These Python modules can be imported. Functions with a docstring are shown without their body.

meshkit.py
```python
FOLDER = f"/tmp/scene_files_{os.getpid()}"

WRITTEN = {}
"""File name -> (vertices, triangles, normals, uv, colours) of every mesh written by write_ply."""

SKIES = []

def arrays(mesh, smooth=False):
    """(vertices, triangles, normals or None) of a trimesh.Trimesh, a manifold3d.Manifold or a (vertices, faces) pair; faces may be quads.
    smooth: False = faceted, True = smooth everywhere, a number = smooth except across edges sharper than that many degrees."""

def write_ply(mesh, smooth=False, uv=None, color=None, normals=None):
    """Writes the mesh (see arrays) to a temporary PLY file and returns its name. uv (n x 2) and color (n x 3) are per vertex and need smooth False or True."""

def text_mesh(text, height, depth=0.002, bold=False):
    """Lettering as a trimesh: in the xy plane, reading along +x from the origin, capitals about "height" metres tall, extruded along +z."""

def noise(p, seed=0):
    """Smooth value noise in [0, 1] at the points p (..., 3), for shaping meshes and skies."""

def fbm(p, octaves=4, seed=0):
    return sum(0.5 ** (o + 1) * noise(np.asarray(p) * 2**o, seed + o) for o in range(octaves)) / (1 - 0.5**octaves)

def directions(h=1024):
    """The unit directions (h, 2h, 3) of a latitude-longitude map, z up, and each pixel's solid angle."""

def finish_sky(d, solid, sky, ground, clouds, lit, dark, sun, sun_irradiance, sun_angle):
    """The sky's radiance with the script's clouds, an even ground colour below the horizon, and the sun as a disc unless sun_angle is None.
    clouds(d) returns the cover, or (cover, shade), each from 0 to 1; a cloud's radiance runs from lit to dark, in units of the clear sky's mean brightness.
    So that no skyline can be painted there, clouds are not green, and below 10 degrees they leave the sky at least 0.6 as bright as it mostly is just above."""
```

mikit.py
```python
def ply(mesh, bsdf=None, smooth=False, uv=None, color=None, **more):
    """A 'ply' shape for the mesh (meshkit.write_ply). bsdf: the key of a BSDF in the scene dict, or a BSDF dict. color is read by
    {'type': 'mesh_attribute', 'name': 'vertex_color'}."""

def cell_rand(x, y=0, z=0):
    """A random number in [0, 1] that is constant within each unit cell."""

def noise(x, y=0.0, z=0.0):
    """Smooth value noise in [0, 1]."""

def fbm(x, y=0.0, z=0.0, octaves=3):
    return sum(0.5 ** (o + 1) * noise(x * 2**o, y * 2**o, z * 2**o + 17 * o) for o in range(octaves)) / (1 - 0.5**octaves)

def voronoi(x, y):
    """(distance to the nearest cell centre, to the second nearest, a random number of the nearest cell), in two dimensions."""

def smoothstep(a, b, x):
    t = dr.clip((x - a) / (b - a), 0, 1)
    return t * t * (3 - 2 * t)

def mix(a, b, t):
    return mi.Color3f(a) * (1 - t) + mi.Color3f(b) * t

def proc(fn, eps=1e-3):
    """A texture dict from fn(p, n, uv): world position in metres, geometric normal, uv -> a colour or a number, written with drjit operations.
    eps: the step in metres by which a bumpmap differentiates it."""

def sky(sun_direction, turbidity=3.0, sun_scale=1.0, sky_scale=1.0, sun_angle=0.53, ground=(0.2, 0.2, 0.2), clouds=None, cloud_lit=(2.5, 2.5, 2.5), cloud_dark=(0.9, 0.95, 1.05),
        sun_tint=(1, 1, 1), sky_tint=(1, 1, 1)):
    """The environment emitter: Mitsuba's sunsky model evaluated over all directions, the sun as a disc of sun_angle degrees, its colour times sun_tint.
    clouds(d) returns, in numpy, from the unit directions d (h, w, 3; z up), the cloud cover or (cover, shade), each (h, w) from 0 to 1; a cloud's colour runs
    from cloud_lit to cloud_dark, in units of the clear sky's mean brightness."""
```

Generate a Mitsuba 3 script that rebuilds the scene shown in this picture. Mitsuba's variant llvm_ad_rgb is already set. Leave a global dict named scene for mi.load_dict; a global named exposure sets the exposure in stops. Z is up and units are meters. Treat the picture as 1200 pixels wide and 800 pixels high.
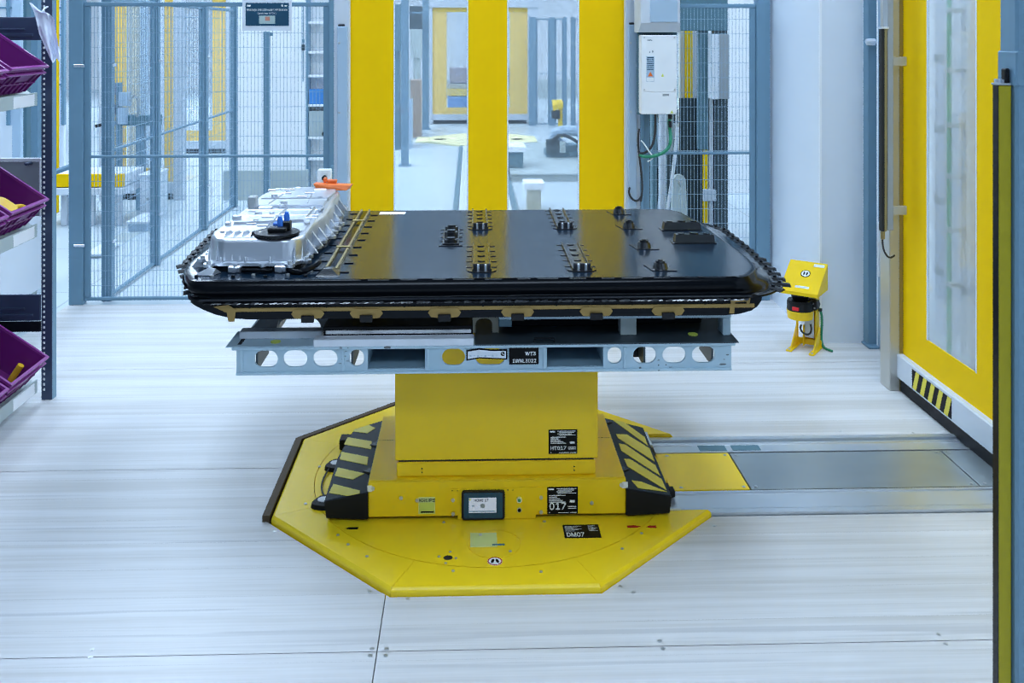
import math, random
import numpy as np, trimesh, mitsuba as mi, drjit as dr, mikit, meshkit
import manifold3d as m3
from manifold3d import Manifold
from shapely.geometry import Polygon, Point, box as sbox
from shapely.ops import unary_union
from shapely import affinity

T = mi.ScalarTransform4f


def ply(mesh, material, smooth=False, **more):
    return mikit.ply(mesh, 'material_' + material, smooth=smooth, **more)


scene, labels = {}, {}
rng = random.Random(7)

# ------------------------------------------------------------------ camera, light, exposure
CAM_H, FOC, PPX, PPY, YAW = 1.6, 1130.0, 586.0, 37.0, 0.03
exposure = -0.88
_s, _c = math.sin(YAW), math.cos(YAW)
scene['camera'] = {
    'type': 'perspective', 'fov': 2 * math.degrees(math.atan(600 / FOC)), 'fov_axis': 'x',
    'near_clip': 0.05, 'far_clip': 100.0,
    'principal_point_offset_x': -(PPX - 600) / 1200.0, 'principal_point_offset_y': -(PPY - 400) / 800.0,
    'to_world': T().look_at(origin=[0, 0, CAM_H], target=[_s, _c, CAM_H], up=[0, 0, 1]),
}


def lamp_row(x0, x1, y0, y1, z, power, label):
    key = numbered('ceiling_light')
    labels[key] = {'label': label, 'category': 'ceiling light', 'group': 'ceiling lights of the hall', 'kind': 'thing'}
    part(key, 'housing', bx(x0 - .03, x1 + .03, y0 - .03, y1 + .03, z + .004, z + .31), 'white_metal')
    m = (np.array([[x0, y0, z], [x1, y0, z], [x1, y1, z], [x0, y1, z]]), np.array([[0, 2, 1], [0, 3, 2]]))
    k = numbered(key + '__diffuser')
    scene[k] = ply(m, 'white_metal', emitter={'type': 'area', 'radiance': {'type': 'rgb', 'value': [power * .75, power * .95, power * 1.19]}})


def lights():
    for (x0, x1, y0, y1, p, where) in [
            (-1.9, -0.9, 1.6, 4.6, 16, 'over the bins side of the turntable'), (1.0, 2.0, 1.6, 4.6, 20, 'over the floor track'),
            (-2.0, 2.0, -3.4, -1.6, 14, 'over the camera side of the cell'), (-4.8, -3.4, 4.5, 9.0, 21, 'over the aisle beside the bin rack'),
            (-1.6, 1.9, 7.6, 9.0, 8, 'just behind the rear roll door'), (-4.6, -2.4, 10.2, 12.5, 23, 'over the two distant roll doors'),
            (-1.2, 2.4, 13, 15, 9, 'over the distant turntable'), (3.4, 4.6, 3.5, 8.5, 15, 'over the aisle behind the side roll door'), (-7.0, -3.6, 18.5, 21.5, 24, 'at the far end of the hall, bins side'), (4.4, 7.4, 18.5, 21.5, 24, 'at the far end of the hall, beyond the scanner stand')]:
        lamp_row(x0, x1, y0, y1, 4.9, p, 'long white ceiling light panel ' + where)


# ------------------------------------------------------------------ pixel helpers (a pixel of the 1200x800 photograph and a true depth give a place)
def PY(u, v, Y):
    t = (u - PPX) / FOC
    X = Y * (t * _c + _s) / (_c - t * _s)
    return X, Y, CAM_H - (v - PPY) * (X * _s + Y * _c) / FOC


def XY(u, Y):
    return PY(u, 0, Y)[0]


def ZY(v, Y, u=586):
    return PY(u, v, Y)[2]


def PF(u, v, z=0.0):
    d = (CAM_H - z) * FOC / (v - PPY)
    xc = (u - PPX) * d / FOC
    return xc * _c + d * _s, -xc * _s + d * _c


# ------------------------------------------------------------------ scene helpers
_count = {}


def numbered(name):
    n = _count.get(name, 0)
    _count[name] = n + 1
    return name if n == 0 else '%s_%03d' % (name, n)


def thing(name, label, cat, group=None, kind='thing'):
    key = numbered(name)
    labels[key] = {'label': label, 'category': cat, 'kind': kind}
    if group:
        labels[key]['group'] = group
    return key


XF = [None]          # a placement that part() applies while a turned thing is built


def part(parent, name, mesh, mat, smooth=30, label=None, kind=None, **more):
    key = numbered(parent + '__' + name)
    if XF[0] is not None and not isinstance(mesh, dict):
        mesh = join(mesh).copy()
        mesh.apply_transform(XF[0])
    scene[key] = mesh if isinstance(mesh, dict) else ply(join(mesh), mat, smooth=smooth, **more)
    if label or kind:
        labels[key] = {}
        if label:
            labels[key]['label'] = label
        if kind:
            labels[key]['kind'] = kind
    return key


def solo(name, mesh, mat, label, cat, group=None, kind='thing', smooth=30):
    key = thing(name, label, cat, group, kind)
    scene[key] = ply(join(mesh), mat, smooth=smooth)
    return key


def struct(name, mesh, mat, label=None, smooth=30):
    key = numbered(name)
    labels[key] = {'kind': 'structure'}
    if label:
        labels[key]['label'] = label
    scene[key] = ply(join(mesh), mat, smooth=smooth)
    return key


def tri(m):
    if isinstance(m, trimesh.Trimesh):
        return m
    if hasattr(m, 'to_mesh'):
        q = m.to_mesh()
        return trimesh.Trimesh(q.vert_properties[:, :3], q.tri_verts, process=False)
    v, f = np.asarray(m[0], float), np.asarray(m[1], int)
    if f.shape[1] == 4:
        f = np.vstack([f[:, [0, 1, 2]], f[:, [0, 2, 3]]])
    return trimesh.Trimesh(v, f, process=False)


def join(ms):
    if isinstance(ms, list):
        return trimesh.util.concatenate([tri(m) for m in ms])
    return tri(ms)


def bx(x0, x1, y0, y1, z0, z1, c=None):
    """a box, its edges chamfered by c"""
    s = min(abs(x1 - x0), abs(y1 - y0), abs(z1 - z0))
    if c is None:
        c = 0.0 if s < .004 else min(.0035, s * .22)
    if c <= 0:
        return trimesh.creation.box(bounds=[[min(x0, x1), min(y0, y1), min(z0, z1)], [max(x0, x1), max(y0, y1), max(z0, z1)]])
    pts = []
    for a in (0, 1):
        for b in (0, 1):
            for d in (0, 1):
                p = np.array([(x0, x1)[a], (y0, y1)[b], (z0, z1)[d]], float)
                q = np.array([(x1 - x0) * (1 - 2 * a), (y1 - y0) * (1 - 2 * b), (z1 - z0) * (1 - 2 * d)])
                q = np.sign(q) * c
                for k in range(3):
                    r = p + q
                    r[k] = p[k]
                    pts.append(r)
    return tri(Manifold.hull_points(np.array(pts)))


def MB(x0, x1, y0, y1, z0, z1):
    return Manifold.cube([x1 - x0, y1 - y0, z1 - z0]).translate([x0, y0, z0])


def hull(pts):
    return tri(Manifold.hull_points(np.array(pts, float)))


def cyl(p0, p1, r, n=16, r1=None):
    p0, p1 = np.array(p0, float), np.array(p1, float)
    d = p1 - p0
    h = np.linalg.norm(d)
    m = tri(Manifold.cylinder(h, r, r if r1 is None else r1, n))
    m.apply_transform(trimesh.geometry.align_vectors([0, 0, 1], d / h))
    m.apply_translation(p0)
    return m


def tube(pts, r, n=8, steps=0):
    p = np.array(pts, float)
    if steps:
        from scipy.interpolate import CubicSpline
        t = np.r_[0, np.cumsum(np.linalg.norm(np.diff(p, axis=0), axis=1))]
        p = CubicSpline(t, p)(np.linspace(0, t[-1], steps))
    g = np.gradient(p, axis=0)
    g /= np.linalg.norm(g, axis=1, keepdims=True)
    a = np.cross(g, [0.31, 0.17, 0.93])
    a /= np.linalg.norm(a, axis=1, keepdims=True)
    b = np.cross(g, a)
    ang = np.arange(n) * 2 * np.pi / n
    v = (p[:, None] + r * (np.cos(ang)[None, :, None] * a[:, None] + np.sin(ang)[None, :, None] * b[:, None])).reshape(-1, 3)
    f = []
    for i in range(len(p) - 1):
        for j in range(n):
            k = (j + 1) % n
            f += [[i * n + j, i * n + k, (i + 1) * n + k], [i * n + j, (i + 1) * n + k, (i + 1) * n + j]]
    for j in range(1, n - 1):
        f += [[0, j + 1, j], [(len(p) - 1) * n, (len(p) - 1) * n + j, (len(p) - 1) * n + j + 1]]
    m = trimesh.Trimesh(v, f, process=False)
    m.fix_normals()
    return m


def ex_z(poly, z0, z1):
    gs = [g for g in getattr(poly, 'geoms', [poly]) if g.area > 1e-9]
    m = trimesh.util.concatenate([trimesh.creation.extrude_polygon(g, z1 - z0, engine='earcut') for g in gs])
    m.apply_translation([0, 0, z0])
    return m


def ex_y(poly, y0, y1):
    """(x, z) polygon swept from y0 to y1"""
    m = ex_z(poly, 0, y1 - y0)
    m.apply_transform(np.array([[1, 0, 0, 0], [0, 0, -1, y1], [0, 1, 0, 0], [0, 0, 0, 1.0]]))
    return m


def ex_x(poly, x0, x1):
    """(y, z) polygon swept from x0 to x1"""
    m = ex_z(poly, 0, x1 - x0)
    m.apply_transform(np.array([[0, 0, 1, x0], [1, 0, 0, 0], [0, 1, 0, 0], [0, 0, 0, 1.0]]))
    return m


def rounded(x0, x1, y0, y1, r, q=6):
    return sbox(x0 + r, y0 + r, x1 - r, y1 - r).buffer(r, quad_segs=q)


def round_pts(poly, r, n=4):
    """corners of a polygon rounded with n+1 points each: rings of equal length for loft()"""
    P = np.array(poly, float)
    out = []
    for i in range(len(P)):
        a, b, c = P[i - 1], P[i], P[(i + 1) % len(P)]
        u, v = (a - b) / np.linalg.norm(a - b), (c - b) / np.linalg.norm(c - b)
        rr = min(r, .45 * np.linalg.norm(a - b), .45 * np.linalg.norm(c - b))
        for t in np.linspace(0, 1, n + 1):
            out.append((1 - t) ** 2 * (b + u * rr) + 2 * t * (1 - t) * b + t * t * (b + v * rr))
    return np.array(out)


def loft(rings):
    """rings: list of (points (n,2), z); closed by caps"""
    n = len(rings[0][0])
    v = np.vstack([np.c_[p, np.full(n, z)] if np.isscalar(z) else np.c_[p, z] for p, z in rings])
    f = []
    for i in range(len(rings) - 1):
        for j in range(n):
            k = (j + 1) % n
            f += [[i * n + j, i * n + k, (i + 1) * n + k], [i * n + j, (i + 1) * n + k, (i + 1) * n + j]]
    top = trimesh.creation.triangulate_polygon(Polygon(rings[-1][0]), engine='earcut')[1]
    bot = trimesh.creation.triangulate_polygon(Polygon(rings[0][0]), engine='earcut')[1]
    o = (len(rings) - 1) * n
    f += [[a + o, b + o, c + o] for a, b, c in top] + [[a, c, b] for a, b, c in bot]
    m = trimesh.Trimesh(v, f, process=False)
    m.fix_normals()
    return m


def text_flat(t, h, depth=.0006, bold=False, width=None):
    m = meshkit.text_mesh(t, h, depth, bold)
    if width:
        m.apply_scale([width / m.extents[0], 1, 1])
    return m


def text_front(t, h, x, y, z, bold=False, width=None):
    """lettering on a face towards -y, its lower left corner at x, z, standing proud of y"""
    m = text_flat(t, h, bold=bold, width=width)
    m.apply_transform(np.array([[1, 0, 0, x], [0, 0, -1, y], [0, 1, 0, z], [0, 0, 0, 1.0]]))
    return m


def text_top(t, h, x, y, z, bold=False, width=None):
    m = text_flat(t, h, bold=bold, width=width)
    m.apply_translation([x, y, z])
    return m


def moved(m, dx=0, dy=0, dz=0):
    m = m.copy()
    m.apply_translation([dx, dy, dz])
    return m


def screw_front(x, y, z, r=.006):
    return [cyl((x, y, z), (x, y - .003, z), r, 12), cyl((x, y - .003, z), (x, y - .0036, z), r * .5, 6)]


def bolt_top(x, y, z, r=.006, h=.003):
    return [cyl((x, y, z), (x, y, z + h), r, 10), cyl((x, y, z + h), (x, y, z + h + .001), r * .55, 6)]


# ------------------------------------------------------------------ materials
def mat(name, rgb, rough=.5, metal=0.0, coat=0.0, spec=.5, **more):
    scene['material_' + name] = {'type': 'twosided', 'nested': {'type': 'principled', 'base_color': rgb if isinstance(rgb, dict) else {'type': 'rgb', 'value': list(rgb)},
                                                 'roughness': rough, 'metallic': metal, 'clearcoat': coat, 'clearcoat_gloss': .9, 'specular': spec, **more}}


def wood(p, n, uv):
    """pale laminate: streaks along x, planks of 0.2 m in y"""
    row = dr.floor(p.y / .1465 + .2)
    off = mikit.cell_rand(row, 3) * 7
    g = mikit.fbm(p.x * 1.3 + off, p.y * 55, row, 4)
    k = mikit.fbm(p.x * .45 + off * 3, p.y * 16, row + 5, 3)
    fine = mikit.noise(p.x * 6 + off, p.y * 260)
    tone = .86 + .16 * (g - .5) + .20 * (k - .5) + .05 * (fine - .5) + .05 * (mikit.cell_rand(row, 8) - .5)
    edge = dr.abs(p.y / .1465 + .2 - row - .5)
    line = mikit.smoothstep(.482, .498, edge) * mikit.smoothstep(.35, .6, mikit.noise(p.x * .8 + off, row))
    dark = mikit.smoothstep(.62, .80, k) * mikit.smoothstep(.5, .7, g)
    c = mikit.mix((.47, .46, .45), (.63, .63, .645), mikit.smoothstep(.72, 1.0, tone))
    c = c * (1 - .16 * line) * (1 - .22 * dark)
    return c


def hallfloor(p, n, uv):
    k = mikit.fbm(p.x * .7, p.y * .7, 1, 3)
    jx = dr.abs(p.x / 1.2 - dr.floor(p.x / 1.2) - .5)
    jy = dr.abs(p.y / 1.2 - dr.floor(p.y / 1.2) - .5)
    j = mikit.smoothstep(.492, .499, dr.maximum(jx, jy))
    return mikit.mix((.42, .49, .53), (.52, .58, .61), k) * (1 - .25 * j)


def yellow_worn(p, n, uv):
    k = mikit.fbm(p.x * 3, p.y * 3, p.z * 3, 3)
    s = mikit.smoothstep(.70, .78, mikit.noise(p.x * 60, p.y * 60, p.z * 60)) * mikit.smoothstep(.55, .7, k)
    c = mikit.mix((.80, .53, .003), (.86, .575, .005), k)
    return mikit.mix(c, (.55, .47, .12), s * .08)


def steel_blotch(p, n, uv):
    k = mikit.fbm(p.x * 4, p.y * 9, 2, 3)
    b = mikit.smoothstep(.25, .0, dr.sqrt(dr.square((p.x - 1.60) * 1.0) + dr.square((p.y - 3.45) * .8)))
    return mikit.mix((.30, .345, .37), (.37, .42, .44), k)


def worn_blue(p, n, uv):
    k = mikit.noise(p.x * 90, p.y * 90, p.z * 140)
    q = mikit.fbm(p.x * 9, p.y * 9, p.z * 9, 3)
    chip = mikit.smoothstep(.74, .80, k) * mikit.smoothstep(.56, .68, q)
    return mikit.mix(mikit.mix((.36, .50, .58), (.44, .58, .66), q), (.10, .12, .13), chip)


def materials():
    mat('wood_floor', mikit.proc(wood), .38, spec=.45)
    mat('hall_concrete', mikit.proc(hallfloor), .35)
    mat('subfloor', (.26, .18, .10), .8)
    mat('gap_brown', (.07, .045, .02), .7)
    mat('white_wall', (.80, .82, .84), .6)
    mat('grey_wall', (.22, .24, .27), .7)
    mat('white_metal', (.78, .80, .82), .4)
    mat('panel_white', (.66, .71, .77), .32)
    mat('ceiling_white', (.50, .51, .53), .8)
    mat('yellow_paint', mikit.proc(yellow_worn), .34, coat=.0, spec=.4)
    mat('yellow_cloth', (.90, .565, .001), .6, spec=.1)
    mat('yellow_hazed', (.85, .57, .14), .6, spec=.2)  # far door cloth, bright haze of the hall mixed into its yellow
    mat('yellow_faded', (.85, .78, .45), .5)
    mat('shaded_yellow', (.36, .30, .008), .4, spec=.3)  # yellow of the near light curtain bar, shade darkened into the colour
    mat('yellow_plate', (.88, .615, .012), .30, spec=.45)
    mat('stripe_yellow', (.72, .60, .05), .5)
    mat('black_gloss', (.003, .004, .006), .13, spec=.14)
    mat('glint_black', (.006, .007, .009), .17, spec=.9, coat=.6)
    mat('lid_gloss', (.003, .010, .020), .15, spec=.5)  # bluish base paints in the reflection of the blue surroundings
    mat('black_metal', (.007, .009, .012), .30, spec=.12)
    mat('black_rubber', (.005, .006, .008), .5, spec=.2)
    mat('rubber_top', (.018, .028, .038), .6, spec=.3)
    mat('black_plastic', (.006, .007, .009), .35, spec=.3)
    mat('dark_void', (.010, .012, .014), .7)
    mat('navy_metal', (.045, .065, .12), .35, metal=.3)
    mat('gold_film', (.34, .22, .065), .42, metal=.35)
    mat('bronze_rail', (.34, .28, .13), .3, metal=.7)
    mat('cast_aluminium', (.72, .76, .82), .34, metal=1.0)
    mat('bright_aluminium', (.78, .82, .88), .25, metal=.8)
    mat('rail_aluminium', (.62, .67, .72), .30, metal=.75)
    mat('steel_plate', mikit.proc(steel_blotch), .27, metal=.6)
    mat('screw_steel', (.55, .57, .58), .3, metal=.8)
    mat('fence_blue', (.135, .245, .335), .42)
    mat('fence_wire', (.26, .38, .48), .45)
    mat('column_grey', (.55, .60, .66), .38)
    mat('strip_blue', (.36, .48, .60), .35)
    mat('grey_paint', (.30, .33, .35), .4)
    mat('column_steel', (.50, .50, .47), .35, metal=.5)
    mat('carrier_blue', mikit.proc(worn_blue), .42)
    mat('carrier_mid', (.22, .32, .38), .45)
    mat('carrier_dark', (.045, .065, .08), .4, metal=.3)
    mat('purple_plastic', (.135, .010, .135), .32, spec=.5)
    mat('purple_light', (.23, .035, .22), .35, spec=.5)
    mat('shelf_green', (.40, .47, .47), .45)
    mat('yellow_plastic', (.75, .45, .02), .35)
    mat('paper_white', (.80, .82, .86), .6)
    mat('bag_plastic', (.70, .74, .85), .25, coat=.5)
    mat('label_black', (.004, .0045, .005), .45, spec=.1)
    mat('label_print', (.75, .77, .78), .6)
    mat('label_lime', (.55, .62, .10), .5)
    mat('label_pale', (.60, .66, .25), .5)
    mat('orange_plastic', (.75, .16, .03), .4)
    mat('blue_plastic', (.03, .16, .60), .35)
    mat('red_mark', (.42, .015, .01), .5)
    mat('red_light', (.75, .02, .03), .4)
    mat('sign_navy', (.006, .055, .105), .4)
    mat('sign_photo', (.35, .45, .45), .5)
    mat('sign_warm', (.50, .22, .16), .5)
    mat('green_cable', (.02, .22, .12), .45)
    mat('green_pipe', (.05, .36, .18), .4)
    mat('dark_cable', (.02, .022, .025), .5)
    mat('teal_metal', (.08, .17, .22), .4)
    mat('dark_teal', (.03, .055, .07), .45)
    mat('grey_green', (.38, .44, .44), .5)
    mat('beige_box', (.50, .48, .38), .5)
    mat('blue_bin', (.05, .22, .55), .4)
    mat('mauve_paint', (.32, .26, .30), .5)
    mat('brown_box', (.40, .30, .24), .6)
    scene['material_window_clear'] = {'type': 'blendbsdf', 'weight': .12, 'a': {'type': 'thindielectric', 'int_ior': 1.4},
                             'b': {'type': 'principledthin', 'base_color': {'type': 'rgb', 'value': [.70, .82, .93]}, 'roughness': .6, 'diff_trans': 1.0}}
    scene['material_window_hazy'] = {'type': 'blendbsdf', 'weight': .30, 'a': {'type': 'thindielectric', 'int_ior': 1.4},
                            'b': {'type': 'principledthin', 'base_color': {'type': 'rgb', 'value': [.85, .88, .9]}, 'roughness': .6, 'diff_trans': 1.0}}
    scene['material_screen_glow'] = {'type': 'diffuse', 'reflectance': {'type': 'rgb', 'value': [.3, .3, .3]}}


materials()
lights()

# ------------------------------------------------------------------ floor and shell
OC = (0.071, 3.463)
AP = 0.7225


def octagon(ap, cx=OC[0], cy=OC[1]):
    r = ap / math.cos(math.pi / 8)
    return Polygon([(cx + r * math.cos(math.pi / 8 + k * math.pi / 4), cy + r * math.sin(math.pi / 8 + k * math.pi / 4)) for k in range(8)])


WX0, WX1, WY0, WY1 = -2.36, 2.06, -.60, 5.72


def floor():
    fl = struct('floor', bx(WX0, WX1, WY0, WY1, -.06, -.018, 0), 'subfloor', 'pale wood-look floor of large boards screwed down around the turntable')
    hole = unary_union([octagon(AP + .004), octagon(AP + .004, OC[0] - .026, OC[1] + .022), sbox(OC[0], 3.160, WX1 + 1, 3.768)])
    edge = octagon(AP + .030).difference(octagon(AP + .006)).intersection(Polygon([(OC[0] - .03, 4.6), (-1.2, 4.6), (-1.2, OC[1] - AP * .425), (OC[0] - .5, OC[1] - AP * .425 + .02), (OC[0] - .20, 4.1)]))
    hole = unary_union([hole, edge.buffer(.001)])
    part(fl, 'edge_strip', ex_z(edge, -.0175, .020), 'gap_brown', False)
    ys = [WY0, .45, 1.473, 2.498, 3.560, 4.62, WY1]
    for j in range(len(ys) - 1):
        sh = [.9, -.9, -.243, -.243, .07, .07][j]
        xs = [WX0] + [sh + 2.60 * k for k in range(-2, 3) if WX0 + .15 < sh + 2.44 * k < WX1 - .15] + [WX1]
        for i in range(len(xs) - 1):
            g = sbox(xs[i] + .0016, ys[j] + .0016, xs[i + 1] - .0016, ys[j + 1] - .0016).difference(hole)
            for q in getattr(g, 'geoms', [g]):
                if q.area > 1e-4:
                    part(fl, 'board', ex_z(q, -.0175, 0), 'wood_floor', False)
    # screws: in pairs at the joints and round the turntable
    at = [PF(*q) for q in [(436, 760), (434, 768), (453, 760), (452, 768), (108, 761), (106, 770), (773, 751), (777, 760), (1100, 743), (1108, 754), (727, 687), (478, 701), (433, 693), (322, 623), (335, 549),
                           (340, 543), (837, 616), (860, 512), (941, 510), (1070, 507), (742, 694), (985, 505)]]
    for x, y in at:
        part(fl, 'screw', bolt_top(x, y, -.001, .0065, .002), 'screw_steel')
    outer = sbox(-14, -5, 11, 27).difference(sbox(WX0, WY0, WX1, WY1))
    struct('hall_floor', ex_z(outer, -.06, -.001), 'hall_concrete', 'light grey concrete floor of the hall beyond the fence')
    struct('ceiling', bx(-14, 11, -5, 27, 5.2, 5.3, 0), 'ceiling_white')
    struct('wall_rear', bx(-14, 11, 27, 27.1, -.06, 5.3, 0), 'white_wall')
    struct('wall_left', bx(-14.1, -14, -5, 27, -.06, 5.3, 0), 'white_wall')
    struct('wall_right', bx(11, 11.1, -5, 27, -.06, 5.3, 0), 'white_wall')
    struct('wall_front', bx(-14, 11, -5.1, -5, -.06, 5.3, 0), 'grey_wall')


floor()


def turntable():
    t = thing('turntable_platform', 'yellow octagonal turntable plate set in the wood floor under the carrier', 'turntable')
    h = .022
    def ring(ap, z):
        return [(x, y, z) for x, y in list(octagon(ap).exterior.coords)[:8]]
    body = Manifold.hull_points(np.array(ring(AP, -.0175) + ring(AP, .010) + ring(AP - .003, .016) + ring(AP - .009, h)))
    R = .622
    cut = Manifold.cylinder(.2, R + .0024, R + .0024, 128).translate([OC[0], OC[1], -.1])
    part(t, 'seam_bed', ex_z(octagon(AP - .02).difference(sbox(OC[0] + .3, 3.1, 2, 3.8)), -.0178, -.012), 'gap_brown')
    rails = MB(OC[0] + .3, 2, 3.163, 3.765, -.1, .1)
    ringm = body - cut - rails
    for k in range(8):
        a0, a1 = math.pi / 8 + k * math.pi / 4, math.pi / 8 + (k + 1) * math.pi / 4
        g = .0009
        nx0, ny0 = -math.sin(a0) * g, math.cos(a0) * g
        nx1, ny1 = math.sin(a1) * g, -math.cos(a1) * g
        pts = []
        for z in (-.1, .1):
            pts += [(OC[0] + nx0 + nx1, OC[1] + ny0 + ny1, z), (OC[0] + nx0 + 2 * math.cos(a0), OC[1] + ny0 + 2 * math.sin(a0), z), (OC[0] + nx1 + 2 * math.cos(a1), OC[1] + ny1 + 2 * math.sin(a1), z)]
        seg = ringm ^ Manifold.hull_points(np.array(pts))
        if seg.num_tri() > 0:
            part(t, 'rim_plate', seg, 'yellow_plate')
    disc = Manifold.cylinder(h + .0115, R, R, 128).translate([OC[0], OC[1], -.0115])
    hx, hy = PF(525, 653, h)
    mx, my = PF(579, 637, h)
    disc = disc - Manifold.cylinder(.1, .014, .014, 24).translate([hx, hy, -.005])
    grv = Manifold.cylinder(.01, .0825, .0825, 48) - Manifold.cylinder(.01, .0805, .0805, 48)
    disc = disc - grv.translate([mx, my, h - .002])
    part(t, 'disc', disc, 'yellow_plate')
    part(t, 'socket_hole', cyl((hx, hy, .012), (hx, hy, .0205), .0138, 24), 'dark_void')
    for dx, dy in ((-.027, .004), (.006, .030), (.024, -.006), (-.006, -.032)):
        part(t, 'screw', bolt_top(hx + dx, hy + dy, h, .0045, .002), 'screw_steel')
    for u, v in ((408, 638), (430, 652), (531, 669), (396, 627), (634, 670), (729, 643), (752, 625), (520, 612), (638, 611), (563, 627), (598, 646)):
        x, y = PF(u, v, h)
        part(t, 'screw', bolt_top(x, y, h, .0052, .0022), 'screw_steel')
    part(t, 'cover_plate', ex_z(rounded(mx - .006, mx + .032, my - .010, my - .002, .001), h, h + .0012), 'teal_metal')
    part(t, 'pale_patch', ex_z(sbox(*PF(551, 641, h), *PF(582, 624, h)), h, h + .0006), 'label_pale')
    # no-step sticker: ring, white field, two soles
    sx, sy = PF(580, 657.5, h)
    part(t, 'sticker', ex_z(Point(sx, sy).buffer(.0225), h, h + .0006), 'label_print', label='round white no-step sticker')
    st = numbered(t + '__sticker__ring')
    scene[st] = ply(ex_z(Point(sx, sy).buffer(.0218).difference(Point(sx, sy).buffer(.0185)), h + .0006, h + .001), 'red_mark')
    sole = affinity.rotate(affinity.scale(Point(0, 0).buffer(1), .0045, .0105), -15)
    scene[numbered(t + '__sticker__footprint')] = ply(join([ex_z(affinity.translate(sole, sx - .007, sy + .001), h + .0006, h + .0011)]), 'label_black')
    scene[numbered(t + '__sticker__footprint')] = ply(join([ex_z(affinity.translate(affinity.scale(sole, -1, 1), sx + .007, sy + .001), h + .0006, h + .0011)]), 'label_black')
    # red position arrows and the black mark
    for (a, b, s) in ((735, 751, 1), (769, 757, -1)):
        x0, y0 = PF(a, 617, h)
        x1, _ = PF(b, 617, h)
        w = .007
        part(t, 'position_mark', ex_z(Polygon([(x0, y0 - w), (x0 + (x1 - x0) * .6, y0 - w), (x1, y0), (x0 + (x1 - x0) * .6, y0 + w), (x0, y0 + w)]).buffer(0), h, h + .0007), 'red_mark')
    x0, y0 = PF(405, 619, h)
    part(t, 'position_mark', ex_z(Polygon([(x0, y0), (x0 + .012, y0 - .006), (x0 + .04, y0 - .006), (x0 + .04, y0 + .006), (x0 + .012, y0 + .006)]), h, h + .0007), 'label_black')
    # DM07 plate
    x0, y0 = PF(662, 630.5, h)
    x1, y1 = PF(701, 614.5, h)
    pl = part(t, 'rating_plate', bx(x0, x1, y0, y1, h, h + .001, 0), 'label_black', label='black rating plate lettered DM07')
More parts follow.
